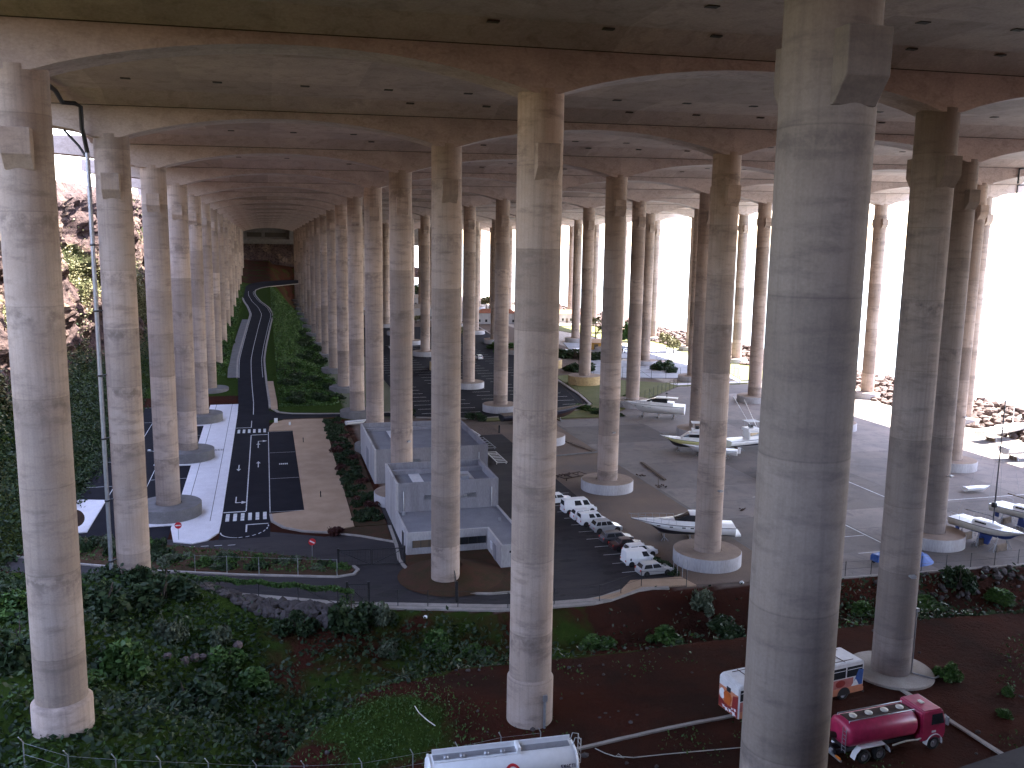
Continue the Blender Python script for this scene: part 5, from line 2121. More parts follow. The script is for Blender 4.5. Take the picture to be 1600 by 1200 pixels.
# 7.. sailing boats at the right
def sailboat(label, bow, st, zb, B=3.0, mast=15, keel=True, antif=None, topc=None, pr=True, lab2=''):
    t, Lh = place_boat('sailing_boat', label, 'sailing boat', bow, st, zb)
    secs = hull_parts(t, Lh, B, 1.25, topc or M['cream'], antif or M['blue'], sheer=.35, full=.42, rake=.12, vee=.25)
    cabin(t, secs, [(Lh * .30, .85, .75, 1.3, 1.75), (Lh * .52, .85, .7, 1.35, 1.8), (Lh * .68, .5, .3, 1.45, 1.6)], M['white'])
    b = MB()
    for sgn in (-1, 1):
        q = [(Lh * .34, sgn * .83, 1.42), (Lh * .5, sgn * .82, 1.47), (Lh * .5, sgn * .74, 1.68), (Lh * .34, sgn * .77, 1.65)]
        quad(b, q if sgn < 0 else q[::-1], .02)
    b.build('cabin_window', M['glass'], t)
    if keel:
        MB().prism([(Lh * .36, .3), (Lh * .56, .3), (Lh * .50, -1.25), (Lh * .34, -1.25)], -.12, .12, 'y').build('keel_fin', antif or M['blue'], t, .04)
        MB().prism([(.1, .55), (.75, .5), (.65, -.75), (.1, -.7)], -.06, .06, 'y').build('rudder', antif or M['blue'], t, .03)
    if mast:
        b = MB()
        b.tube([(Lh * .54, 0, 1.7), (Lh * .54, 0, mast)], [.10, .07], 8)
        b.tube([(Lh * .54, -.8, mast * .55), (Lh * .54, .8, mast * .55)], .03, 5)
        b.build('mast', M['darkgrey'], t)
        b = MB().tube([(Lh * .53, 0, 2.6), (Lh * .14, 0, 2.5)], [.09, .08], 8)
        b.build('boom', M['steel'], t)
        b = MB()
        for p in ((Lh * .99, 0, 1.7), (.05, 0, 1.4), (Lh * .52, B * .46, 1.35), (Lh * .52, -B * .46, 1.35)):
            b.tube([p, (Lh * .54, 0, mast * .97)], .012, 4)
        b.build('rigging', M['steel'], t)
    rail(t, secs, 11, 15, .6)
    b = MB()
    for sgn in (-1, 1):
        b.tube([(.1, sgn * B * .38, 1.3), (.1, sgn * B * .38, 1.95), (1.6, sgn * B * .45, 1.95), (1.6, sgn * B * .45, 1.3)], .025, 5)
    b.build('stern_rail', M['steel'], t)
    return t, Lh


st, bow = G(1494, 800, -34.6), G(1604, 838, -34.9)
t, Lh = sailboat('cream sailing boat with blue keel and rudder and a tall mast, propped up', (bow.x, bow.y), (st.x, st.y), ZG + 1.5, 3.1, 17.6)
b = MB()
b.lathe([(0, 2.2), (.35, 2.3), (.35, 2.8), (0, 2.9)], 10, (Lh * .54, -.1, 1.6))
b.build('mast_bag', M['black'], t)
stands(t, Lh, 3.2, 1.7, 'the cream sailing boat', 3)
st, bow = G(1556, 780, -34.8), G(1668, 812, -35.0)
t, Lh = sailboat('white sailing boat with blue bottom cut off at the right edge', (bow.x, bow.y), (st.x, st.y), ZG + 1.3, 3.3, 0)
MB().tube([(1.5, .2, 2.9), (9, .2, 2.6)], .07, 6).build('boom', M['wood'], t)
stands(t, Lh, 3.2, 1.5, 'the white sailing boat at the right edge')
# sunlit boats on the hard by the rubble bank
for k, (s_, e_, lab, mt_) in enumerate((((1532, 676), (1625, 664), 'white and blue boat in full sun, nearer the rubble bank', 'navy'),
                                        ((1568, 702), (1662, 700), 'white boat in full sun at the right edge, nearer the viewer', 'blue'))):
    a, c_ = G(*s_, -35.8), G(*e_, -35.8)
    t, Lh = place_boat('sailing_boat', lab, 'sailing boat', (c_.x, c_.y), (a.x, a.y), ZG + 1.1)
    secs = hull_parts(t, Lh, 3.0, 1.25, M['white'], M[mt_], sheer=.35, full=.42, rake=.12)
    cabin(t, secs, [(Lh * .28, .9, .8, 1.3, 1.8), (Lh * .55, .8, .6, 1.35, 1.85), (Lh * .7, .4, .2, 1.5, 1.6)], M['white'])
    if k == 0:
        MB().tube([(Lh * .52, 0, 1.6), (Lh * .52, 0, 21)], .08, 8).build('mast', M['white'], t)
    stands(t, Lh, 3., 1.2, 'the sunlit boat %s' % ('nearer the rubble bank' if k == 0 else 'nearer the viewer'))
# upturned dinghy behind the far hall
t = thing('dinghy', 'small white dinghy lying beside the far hall and pedestal', 'dinghy', (28.6, 121.3, ZG + .3), R_(10))
secs = hull_parts(t, 4.6, 1.7, .7, M['white'], None, sheer=.2, full=.5, rake=.1)
t = thing('dinghy', 'white and blue dinghy lying on the right side of the yard', 'dinghy', (118.5, 52.4, ZG + .12), R_(-8))
secs = hull_parts(t, 4.2, 1.5, .6, M['white'], None, sheer=.2, full=.5, rake=.1)

# ------------------------------------------------------------------ trestles, beams and scrap on the yard
def trestle(label, x, y, a, L_=5.2, W_=1.5, n=5, mat='white'):
    t = thing('boat_trailer_frame', label, 'steel frame', (x, y, ZG + .02), R_(a), 'steel frames lying on the yard')
    b = MB()
    for s_ in (-1, 1):
        b.bar((-L_ / 2, s_ * W_ / 2, .42), (L_ / 2, s_ * W_ / 2, .42), .12)
    b.build('side_rail', M[mat], t)
    for k in range(n):
        b = MB()
        xx = lerp(-L_ / 2 + .1, L_ / 2 - .1, k / (n - 1))
        b.bar((xx, -W_ / 2, .42), (xx, W_ / 2, .42), .09)
        b.build('cross_bar', M[mat], t)
    for sx in (-1, 1):
        for s_ in (-1, 1):
            b = MB().bar((sx * L_ * .42, s_ * W_ / 2, 0), (sx * L_ * .42, s_ * W_ / 2, .42), .1)
            b.build('leg', M[mat], t)
    return t


trestle('white steel frame lying on the asphalt, farthest of three in a line', 51.6, 110.0, 95, 8.5, 2.2, 3)
trestle('grey steel frame lying in the middle of three in a line', 52.3, 99.5, 92, 9, 2.0, 6, 'steel')
trestle('white ladder like frame nearest in the line, right of the office', 51.8, 88.0, 90, 8, 1.7, 8)
trestle('rusty dark trestle beside the middle column, behind the parked cars', 60.8, 73.5, 20, 5, 2.2, 4, 'rust')
for k, (p, q, w_, lab, mt_) in enumerate((((1003, 722), (1040, 750), .5, 'long dark timber beam lying on the grey concrete yard', 'wood'),
                                       ((878, 686), (930, 706), .9, 'dark plank stack lying beyond the white pedestal', 'wood'),
                                       ((868, 712), (935, 706), .5, 'long grey plank lying across the yard near the pedestal', 'grey_conc'),
                                       ((950, 817), (974, 838), .9, 'pale flat plank lying behind the parked cars', 'conc'))):
    a, c_ = G(*p, ZG + .1), G(*q, ZG + .1)
    b = MB()
    mid = (a + c_) / 2
    for s_ in range(3):
        off = (s_ - 1) * w_ / 3
        d = (c_ - a).normalized()
        nrm = Vector((-d.y, d.x, 0))
        z0_ = .16 + .03 * (s_ % 2)
        b.bar(a - mid + nrm * off + d * .2 * s_ + Vector((0, 0, .07)), c_ - mid + nrm * off - d * .15 * s_ + Vector((0, 0, .07)), w_ / 3 - .02, z0_)
    o = b.build('timber_beam', M[mt_])
    o.location = mid
    o.location.z = ZG + .03
    tag(o, lab, 'timber', None, 'thing')
for k, (px, py, s_, lab) in enumerate(((1000, 745, .5, 'small dark scrap heap by the long timber beam, left one'), (1033, 762, .6, 'dark scrap heap with an upright rod on the yard'),
                                     (1160, 798, .35, 'small dark debris on the yard behind the motor yacht'), (885, 745, .8, 'low heap of rusty iron behind the parked cars'))):
    g_ = G(px, py)
    r_ = random.Random(k)
    b = MB()
    for q in range(9):
        a = Vector((r_.uniform(-.8, .8), r_.uniform(-.5, .5), r_.uniform(.05, .3))) * s_ * (1.6 if k < 3 else 1.)
        c_ = a + Vector((r_.uniform(-1, 1), r_.uniform(-.6, .6), r_.uniform(-.05, .3))) * s_
        a.z, c_.z = abs(a.z) + .08, abs(c_.z) + .08
        b.bar(a, c_, .16 * s_ + .05)
    if k == 1:
        b.bar((-.5, 0, 0), (-.55, 0, 1.6), .06)
    o = b.build('scrap_heap', M['rust'])
    o.location = (g_.x, g_.y, ZG)
    tag(o, lab, 'scrap', None, 'thing')
for k, (px, py) in enumerate(((1052, 897), (1058, 900), (1066, 902), (1073, 906), (780, 676))):
    g_ = G(px, py)
    b = MB().tube([(0, 0, -.3), (.02, 0, 2.3 if k < 4 else 1.5)], .05 if k < 4 else .16, 6)
    o = b.build('fence_post' if k < 4 else 'bollard', M['steel'] if k < 4 else M['black'])
    o.location = (g_.x, g_.y, ZG)
    tag(o, 'thin grey post standing beside the silver hatchback' if k < 4 else 'dark bollard standing by the stern of the dark wooden boat', 'post' if k < 4 else 'bollard', 'grey posts beside the silver hatchback' if k < 4 else None, 'thing')
# white cord on the dirt
pts = [(930, 1168), (945, 1176), (960, 1181), (975, 1183), (966, 1177), (962, 1181), (990, 1183), (1040, 1179), (1100, 1172), (1160, 1166), (1230, 1160)]
b = MB()
P = []
for x, y in pts:
    g_ = G(x, y, -35.5)
    P.append((g_.x, g_.y, hz(g_.x, g_.y) + .05))
b.tube(P, .035, 5)
tag(b.build('cord', M['cream']), 'thin white cord lying across the dark dirt', 'cord', None, 'thing')
P = []
for x, y in ((648, 1117), (655, 1127), (668, 1136), (680, 1142)):
    g_ = G(x, y, -35.2)
    P.append((g_.x, g_.y, hz(g_.x, g_.y) + .3))
tag(MB().tube(P, .04, 5).build('dry_branch', M['cream']), 'pale dry branch bent over in the grass by the tank trailer', 'branch', None, 'thing')
# ------------------------------------------------------------------ plants
def leaf_mat(name, c1, c2, c3):
    mt, t, p = new_mat(name)
    a = N(t, 'Attribute')
    a.attribute_name = 'tone'
    v = mapped(t, (1, 1, 1))
    c = mixc(t, a.outputs['Fac'], c1, c2)
    c = mixc(t, ramp(t, noise(t, .35, 4, .6, v), (.5, 0.), (.72, .8)), c, c3)
    L(t, c, p.inputs['Base Color'])
    p.inputs['Roughness'].default_value = .6
    p.inputs['Specular IOR Level'].default_value = .25
    return mt


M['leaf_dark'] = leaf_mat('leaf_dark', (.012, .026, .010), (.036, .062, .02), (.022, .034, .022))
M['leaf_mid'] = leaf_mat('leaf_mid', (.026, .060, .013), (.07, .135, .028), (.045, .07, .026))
M['leaf_pale'] = leaf_mat('leaf_pale', (.055, .075, .045), (.12, .14, .085), (.08, .09, .06))
M['leaf_red'] = leaf_mat('leaf_red', (.04, .015, .014), (.09, .03, .025), (.04, .03, .016))
M['leaf_dry'] = leaf_mat('leaf_dry', (.10, .095, .045), (.20, .18, .09), (.08, .11, .03))
M['bark'] = mottled('bark', (.09, .07, .055), (.06, .045, .035), 4., .9, .3)


def leaf_quads(P, size, up=.45, rg=None, long=1.7):
    """a random bent quad at every point of P (n,3)"""
    rg = rg or nrg
    n = len(P)
    d = rg.normal(size=(n, 3))
    d[:, 2] = d[:, 2] * .6 + up * .6
    d /= np.linalg.norm(d, axis=1)[:, None]
    e = np.cross(d, rg.normal(size=(n, 3)))
    e /= np.maximum(np.linalg.norm(e, axis=1)[:, None], 1e-6)
    s = (size * rg.uniform(.55, 1.35, n))[:, None]
    a, b_ = d * s * long * .5, e * s * .5
    V = np.stack([P - a, P + b_ * .9 - a * .1, P + a, P - b_ * .9 - a * .1], 1).reshape(-1, 3)
    F = np.arange(4 * n).reshape(n, 4)
    tone = np.repeat(rg.uniform(0, 1, n), 4)
    return V, F, tone


def clump_points(n, rx, ry, rz2, k=9, rg=None):
    """points gathered in k lumps inside an ellipsoid dome standing on z=0"""
    rg = rg or nrg
    c = rg.normal(size=(k, 3))
    c /= np.linalg.norm(c, axis=1)[:, None]
    c *= rg.uniform(.35, .85, k)[:, None]
    c[:, 2] = np.abs(c[:, 2]) * .8 + .12
    w_ = rg.uniform(.22, .45, k)
    i = rg.integers(0, k, n)
    q = rg.normal(size=(n, 3))
    q /= np.linalg.norm(q, axis=1)[:, None]
    q *= (rg.uniform(.45, 1, n) ** .6)[:, None]
    P = c[i] + q * w_[i][:, None]
    P[:, 2] = np.abs(P[:, 2])
    return P * np.array([rx, ry, rz2])


SHRUB = {}


def shrub_proto(kind, mat, n, size, k, seed):
    rg = np.random.default_rng(seed)
    P = clump_points(n, 1, 1, 1.0, k, rg)
    V, F, tone = leaf_quads(P, size, .5, rg)
    o = fast_mesh('foliage', V, F, mat, None, False, {'tone': tone})
    b = MB()
    rr = random.Random(seed)
    for q in range(7):
        a = rr.uniform(0, 6.28)
        r_ = rr.uniform(.25, .7)
        b.tube([(0, 0, -.15), (r_ * .4 * math.cos(a), r_ * .4 * math.sin(a), .35), (r_ * math.cos(a + .2), r_ * math.sin(a + .2), rr.uniform(.55, .95))], [.045, .03, .012], 5)
    s_ = b.build('stems', M['bark'])
    SHRUB[kind] = (o.data, s_.data)
    bpy.data.objects.remove(o)
    bpy.data.objects.remove(s_)


shrub_proto('dark', M['leaf_dark'], 1500, .16, 12, 1)
shrub_proto('dark2', M['leaf_dark'], 1300, .15, 8, 2)
shrub_proto('mid', M['leaf_mid'], 1500, .16, 11, 3)
shrub_proto('mid2', M['leaf_mid'], 1200, .19, 8, 4)
shrub_proto('pale', M['leaf_pale'], 1300, .13, 9, 5)
shrub_proto('red', M['leaf_red'], 900, .15, 8, 6)
shrub_proto('dry', M['leaf_dry'], 900, .14, 9, 7)


def shrub(kind, label, x, y, rx, ry=None, rz2=None, z=None, name='shrub', group=None):
    ry, rz2 = ry or rx, rz2 or rx
    z = hz(x, y) if z is None else z
    t = thing(name, label, 'shrub', (x, y, z - .15), rng.uniform(0, 6.28), group)
    t.scale = (rx, ry, rz2)
    f_, s_ = SHRUB[kind]
    child('foliage', f_, t)
    child('stems', s_, t)
    return t


def at_px(x, y, z0=-36.):
    z = z0
    for _ in range(25):
        g_ = G(x, y, z)
        z = lerp(z, hz(g_.x, g_.y), .5)
    return G(x, y, z)


# gully shrubs that stand out from the undergrowth
SP = [('mid', 185, 1050, 2.6, 2.7, 'bright green bush in the gully just right of the left column'),
      ('mid', 130, 1075, 1.8, 1.6, 'low green bush touching the left column near its foot'),
      ('dark', 300, 1110, 2.9, 2.6, 'large bush of dark leaves at the lower left, below the boulders'),
      ('mid', 345, 1040, 2.2, 2.0, 'green bush beside the small boulders in the gully'),
      ('mid2', 395, 1080, 2.3, 2.1, 'broad green bush on the left flank of the grassy mound'),
      ('pale', 262, 1000, 1.6, 2.6, 'grey green upright bush in the dark part of the gully'),
      ('pale', 345, 1010, 1.2, 2.4, 'feathery pale plant by the concrete stub in the gully'),
      ('dark', 30, 1030, 3.0, 3.0, 'dark bush at the left edge, left of the column'),
      ('mid2', 22, 960, 2.4, 1.8, 'green bush on the bank at the left edge'),
      ('dark2', 160, 955, 3.4, 3.2, 'dense dark bush high on the left bank, right of the left column'),
      ('dark', 255, 935, 3.2, 2.6, 'dense dark bush below the column with the drain pipe'),
      ('dark2', 205, 905, 2.8, 2.2, 'dark bush hiding the foot of the column with the drain pipe'),
      ('dark', 545, 975, 2.6, 3.0, 'tall dark bush growing over the kerb near the narrow gate'),
      ('pale', 590, 975, 1.8, 2.8, 'grey green bush rising against the kerb, right of the tall dark bush'),
      ('dark2', 470, 985, 2.4, 2.0, 'dark bush under the boulder bank'),
      ('mid', 680, 1010, 1.9, 1.9, 'round light green bush in the gully, left of the middle column'),
      ('pale', 605, 1020, 1.6, 1.5, 'small grey green bush at the gully bottom'),
      ('mid', 745, 1020, 1.7, 1.0, 'low green bush against the middle column, in the gully'),
      ('pale', 1095, 950, 1.9, 2.5, 'pale leaved bush on the bank, right of the parked cars'),
      ('dark2', 1130, 985, 2.4, 1.9, 'dark bush touching the left side of the nearest column'),
      ('mid', 930, 1005, 2.0, 1.0, 'low green bush right of the middle column, foot of the red bank'),
      ('mid2', 1040, 1000, 2.1, 1.3, 'low green bush in the middle of the red bank'),
      ('dark', 1500, 915, 2.0, 2.6, 'tall dark bush on the right bank below the sailing boat'),
      ('mid', 1340, 955, 2.0, 1.3, 'green bush on the right bank, between the two large columns'),
      ('mid2', 1450, 950, 2.3, 1.3, 'green bush on the right bank, right of the second large column'),
      ('mid', 1560, 935, 2.3, 1.4, 'green bush on the right bank at the right edge'),
      ('mid', 1480, 1060, 1.15, 1.5, 'bright green bush on the dirt, right of the flat round footing'),
      ('mid2', 1575, 1085, .7, .8, 'small green plant on the dirt near the right edge, upper one'),
      ('mid', 1568, 1118, .75, .7, 'small green plant on the dirt near the right edge, lower one'),
      ('red', 520, 836, 1.3, 1.5, 'dark red leaved shrub at the corner of the gravel strip'),
      ('dark', 1025, 890, 1.7, 1.5, 'dark shrub between the silver hatchback and the white pedestal'),
      ('dark2', 1045, 893, 1.5, 1.1, 'low dark shrub against the white pedestal, right of the cars')]
for kd, px, py, r_, h_, lab in SP:
    g_ = at_px(px, py)
    shrub(kd, lab, g_.x, g_.y, r_, r_, h_)
# the clipped hedge between gravel strip and halls: countable shrubs in a line
hn = 0
for y in np.arange(58, 128, 3.1):
    for xo in (25.2, 27.0):
        x = xo + rng.uniform(-.3, .3)
        shrub(rng.choice(['dark', 'dark2', 'red', 'dark']), 'shrub in the dark hedge between the gravel strip and the halls', x, y + rng.uniform(-.7, .7), rng.uniform(1.0, 1.5), None, rng.uniform(.8, 1.4), ZG + .1, 'hedge_shrub', 'hedge along the gravel strip')
# embankment of the climbing road
for k in range(46):
    y = rng.uniform(146, 300)
    x = rng.uniform(18, 29.5) if y < 215 else rng.uniform(24, 30)
    shrub(rng.choice(['dark', 'dark2', 'mid']), 'shrub on the green embankment right of the climbing road', x, y, rng.uniform(1.5, 2.8), None, rng.uniform(1.3, 2.4), None, 'shrub', 'embankment shrubs')
for k in range(34):
    y = rng.uniform(184, 300)
    shrub(rng.choice(['dark', 'mid', 'mid2']), 'shrub on the bank left of the climbing road', rng.uniform(-6, 2.4), y, rng.uniform(1.3, 2.4), None, rng.uniform(1.2, 2.2), None, 'shrub', 'shrubs on the bank left of the road')
# bank above the left car park
for k in range(58):
    y = rng.uniform(60, 176)
    d = abs(rng.gauss(0, 3.6))
    x = float(cliff_foot(np.array(y))) - .8 - d
    shrub(rng.choice(['dark', 'dark2', 'dark', 'mid']), 'bush on the slope above the left car park', x, y, rng.uniform(1.5, 2.8), None, rng.uniform(1.3, 2.6), ZG - .6 + d * 1.15, 'shrub', 'bushes on the slope above the left car park')
# planted island by the gate
for k in range(44):
    u = rng.random()
    x = lerp(-16, 21.3, u)
    y0 = float(np.interp(x, [-23, -8, 1, 10, 20.4, 22.5], [57.5, 49.6, 45.2, 41.9, 38.9, 39.5]))
    y1 = float(np.interp(x, [-14, -7, 3, 11, 18, 22], [60, 57, 51.8, 48, 44.3, 41]))
    y = lerp(y0 + .8, y1 - .5, rng.random())
    shrub(rng.choice(['dark', 'pale', 'dark2', 'mid']), 'low shrub in the planted island beside the gate', x, y, rng.uniform(.9, 1.7), None, rng.uniform(.6, 1.3) * (1.5 if x < 2 else 1), ZG + .1, 'shrub', 'shrubs in the planted island')
# far garden hedges and trees
for k, (px, py, rx, ry, h_, lab) in enumerate(((700, 655, 4.5, 2.2, 2.2, 'dark hedge clump between the yard and the far car park'), (630, 650, 4, 2.5, 2.6, 'dark hedge clump behind the far hall'),
                                             (745, 655, 3., 2., 1.6, 'low hedge clump beside the pedestal steps'), (905, 580, 5, 3, 3.2, 'dark hedge left of the pale courts'),
                                             (800, 550, 8, 4, 3.2, 'green hedge along the far car park'), (780, 545, 5, 3, 2.4, 'lighter green hedge at the end of the far car park'),
                                             (1035, 578, 4, 2.5, 3.6, 'dark rounded bush on the lawn by the courts'), (1048, 582, 2.5, 2, 2.2, 'smaller bush right of the dark rounded bush'),
                                             (900, 560, 9, 4, 3.5, 'long dark hedge behind the far parked cars'), (940, 562, 7, 3, 3.0, 'dark hedge right of the far parked cars'),
                                             (690, 545, 6, 3, 3.4, 'dark hedge deep among the columns'), (655, 470, 9, 6, 12, 'tall dark tree mass deep among the columns'),
                                             (915, 640, 4.5, 2.5, 1.3, 'low green hedge on the triangular lawn'), (950, 648, 4., 2., 1.1, 'low hedge by the far yacht'), (985, 620, 3, 2, 1.4, 'small green bush behind the far yacht'))):
    g_ = G(px, py)
    shrub('mid' if k in (4, 5, 12, 14) else 'dark', lab, g_.x, g_.y, rx, ry, h_, ZG, 'hedge')
for k, (px, py, rx, h_, kd, lab) in enumerate(((984, 543, 5, 9, 'mid', 'sunlit bright green tree among the far columns'), (1042, 545, 3.2, 6.5, 'dry', 'sunlit young tree on the far lawn, left one'), (1052, 552, 2.8, 6, 'dry', 'sunlit young tree on the far lawn, right one'),
                                               (770, 480, 7, 8, 'mid', 'sunlit green tree on the skyline between two columns'), (760, 482, 5, 7, 'dry', 'yellow green tree beside the skyline tree'), (650, 505, 4, 4, 'dry', 'small yellow tree seen between the inner columns'), (722, 525, 3, 4, 'dry', 'small yellow tree at the left of the far hedge'))):
    g_ = G(px, py)
    t = thing('broadleaf_tree', lab, 'tree', (g_.x, g_.y, ZG), k)
    o = child('crown', SHRUB[kd][0], t, (0, 0, h_ * .35))
    o.scale = (rx, rx, h_ * .65)
    MB().tube([(0, 0, -.3), (.1, 0, h_ * .3), (0, .1, h_ * .6)], [.28, .2, .1], 8).build('trunk', M['bark'], t)
    b = MB()
    for a in range(5):
        b.tube([(0, 0, h_ * .35), (rx * .5 * math.cos(a * 1.26), rx * .5 * math.sin(a * 1.26), h_ * .65)], [.12, .04], 5)
    b.build('limbs', M['bark'], t)


def palm(label, x, y, h_, z=ZG):
    t = thing('palm_tree', label, 'palm tree', (x, y, z))
    MB().tube([(0, 0, -.3), (.1, 0, h_ * .5), (.05, 0, h_)], [.32, .22, .2], 8).build('trunk', M['bark'], t)
    P, F = [], []
    rr = np.random.default_rng(int(x * 7) % 97)
    for k in range(26):
        a = k * 2.4
        el = rr.uniform(-.4, 1.1)
        ln = rr.uniform(2., 2.9)
        for s_ in np.linspace(.12, 1, 13):
            c_ = np.array([math.cos(a) * math.cos(el) * ln * s_, math.sin(a) * math.cos(el) * ln * s_, h_ + math.sin(el) * ln * s_ - 1.5 * s_ ** 2.2])
            side = np.array([-math.sin(a), math.cos(a), -.35])
            fw_ = np.array([math.cos(a), math.sin(a), -.3]) * .5
            for q in (-1, 1):
                o_ = len(P)
                P += [c_, c_ + fw_ * .3, c_ + side * q * .6 * (1.15 - s_ * .7) + fw_ + np.array([0, 0, -.25]), c_ + side * q * .3 + fw_ * .2]
                F.append([o_, o_ + 1, o_ + 2, o_ + 3])
    fast_mesh('crown', np.array(P), np.array(F), M['leaf_dry'], t, False, {'tone': rr.uniform(0, 1, len(P))})


for px, py, h_, lab in ((930, 533, 8.5, 'sunlit palm tree with yellowish fronds beside the far column'), (940, 534, 5.5, 'shorter sunlit palm right of the taller palm')):
    g_ = G(px, py)
    palm(lab, g_.x, g_.y, h_)


# ---- undergrowth, grass, creepers: nobody could count these
def scatter(name, n, size, mat, xr, yr, keep, hfun=None, up=.5, lift=(0., .6), seed=0, zf=None):
    rg = np.random.default_rng(seed)
    x = rg.uniform(*xr, n)
    y = rg.uniform(*yr, n)
    k = keep(x, y) > rg.uniform(0, 1, n)
    x, y = x[k], y[k]
    z = (zf or H)(x, y)
    hh = np.clip(fbm(x, y, 4.2, seed + 70) + .45, .05, 1.4)
    z = z + rg.uniform(*lift, len(x)) * (hh if hfun is None else hfun(x, y, hh))
    V, F, tone = leaf_quads(np.stack([x, y, z], 1), size, up, rg)
    return tag(fast_mesh(name, V, F, mat, None, False, {'tone': tone}), kind='stuff')


def in_gully(x, y):
    yf, yn = interp(x, YF) - 1.0, interp(x, YN)
    t = (y - yn) / (yf - yn)
    return (t > 0) & (t < 1), t


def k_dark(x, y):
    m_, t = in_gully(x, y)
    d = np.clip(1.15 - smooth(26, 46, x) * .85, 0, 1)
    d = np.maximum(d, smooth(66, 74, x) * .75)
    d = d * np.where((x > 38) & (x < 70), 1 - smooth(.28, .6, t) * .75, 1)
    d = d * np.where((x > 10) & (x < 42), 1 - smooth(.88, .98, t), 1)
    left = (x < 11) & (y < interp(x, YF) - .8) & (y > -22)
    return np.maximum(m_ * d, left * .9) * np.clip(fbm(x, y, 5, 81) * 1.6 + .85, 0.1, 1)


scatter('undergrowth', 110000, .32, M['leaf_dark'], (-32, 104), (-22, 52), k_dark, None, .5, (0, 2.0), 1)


def k_mid(x, y):
    m_, t = in_gully(x, y)
    d = m_ * np.exp(-((t - .25) / .17) ** 2) * np.where(x > 24, 1.3, .55) + ((x < 11) & (y < interp(x, YF) - .8) & (y > -22)) * .35
    return d * np.clip(fbm(x, y, 4, 83) * 2 + .5, 0, 1)


scatter('creeper', 60000, .28, M['leaf_mid'], (-32, 104), (-22, 52), k_mid, None, .5, (0, 1.0), 2)
scatter('dry_stalks', 5000, .22, M['leaf_pale'], (-20, 104), (-20, 50), lambda x, y: in_gully(x, y)[0] * np.clip(fbm(x, y, 6, 85) + .2, 0, .8), None, 1.8, (.2, 1.7), 3)


def k_grass(x, y):
    g1 = 1.0 * np.exp(-((x - 21) / 6.5) ** 2 - ((y - 0) / 6.) ** 2)
    g2 = ((x > 12) & (x < 110) & (y > -16) & (y < interp(x, YN))) * np.clip(fbm(x, y, 6, 87) * 1.1 - .25, 0, .35)
    return np.maximum(g1, g2) * np.clip(fbm(x, y, 2.5, 88) + .7, 0, 1)


scatter('grass', 80000, .15, M['leaf_mid'], (6, 100), (-16, 12), k_grass, lambda x, y, h_: np.ones_like(x), 1.6, (0, .22), 4)
scatter('grass', 26000, .34, M['leaf_mid'], (15.8, 31), (146, 420), lambda x, y: np.clip(.9 - .5 * smooth(24, 30, x), 0, 1), None, 1.2, (0, .7), 5)
scatter('grass', 9000, .4, M['leaf_mid'], (-9, 3), (182, 420), lambda x, y: np.ones_like(x) * .9, None, 1.2, (0, .7), 6)
scatter('grass', 9000, .22, M['leaf_mid'], (-16, 22), (38, 62), lambda x, y: ((y > np.interp(x, [-23, -8, 1, 10, 20.4, 22.5], [57.5, 49.6, 45.2, 41.9, 38.9, 39.5])) & (y < np.interp(x, [-14, -7, 3, 11, 18, 22], [60, 57, 51.8, 48, 44.3, 41]))) * .9, lambda x, y, h_: np.ones_like(x), 1.2, (0, .5), 7, zf=lambda x, y: np.full_like(x, ZG + .1))
# plants on the cliff: taken from its own vertices
rg = np.random.default_rng(5)
cvm0 = np.clip(vg.ravel(), 0, 1) * (CY.ravel() < 300) * (CY.ravel() > 44)
cvm = cvm0 * (CZ.ravel() < -19)
pick = rg.choice(len(CV), 60000, p=cvm / cvm.sum())
PP = CV[pick] + rg.normal(size=(60000, 3)) * np.array([.5, .6, .5]) + np.array([.45, 0, .2])
V, F, tone = leaf_quads(PP, .33, .4, rg)
tag(fast_mesh('cliff_plants', V, F, M['leaf_dark'], None, False, {'tone': tone}), kind='stuff')
cvm = cvm0 * np.clip((CZ.ravel() + 27) / 6, 0, 1) * (1 - .8 * smooth(-14, -4, CZ.ravel()))
pick = rg.choice(len(CV), 22000, p=cvm / cvm.sum())
PP = CV[pick] + rg.normal(size=(22000, 3)) * np.array([.5, .6, .5]) + np.array([.7, 0, .3])
V, F, tone = leaf_quads(PP, .34, .4, rg)
tag(fast_mesh('cliff_plants', V, F, M['leaf_dry'], None, False, {'tone': tone}), kind='stuff')
# creeper hanging on the gully fence
n = 5200
u = rg.uniform(0, 1, n)
x = 3 + u * 18.6
y = np.array([yf_at(q) + .35 for q in x])
z = ZG + .2 + 1.75 * np.where(rg.random(n) < .75, 1 - .22 * rg.random(n), np.where(u > .93, rg.random(n), .85)) + .12 * np.sin(x * 1.7)
V, F, tone = leaf_quads(np.stack([x, y + rg.normal(size=n) * .18, z], 1), .2, .3, rg)
tag(fast_mesh('climbing_vine', V, F, M['leaf_mid'], None, False, {'tone': tone}), 'green creeper grown over the wire fence above the gully', 'creeper', None, 'thing')


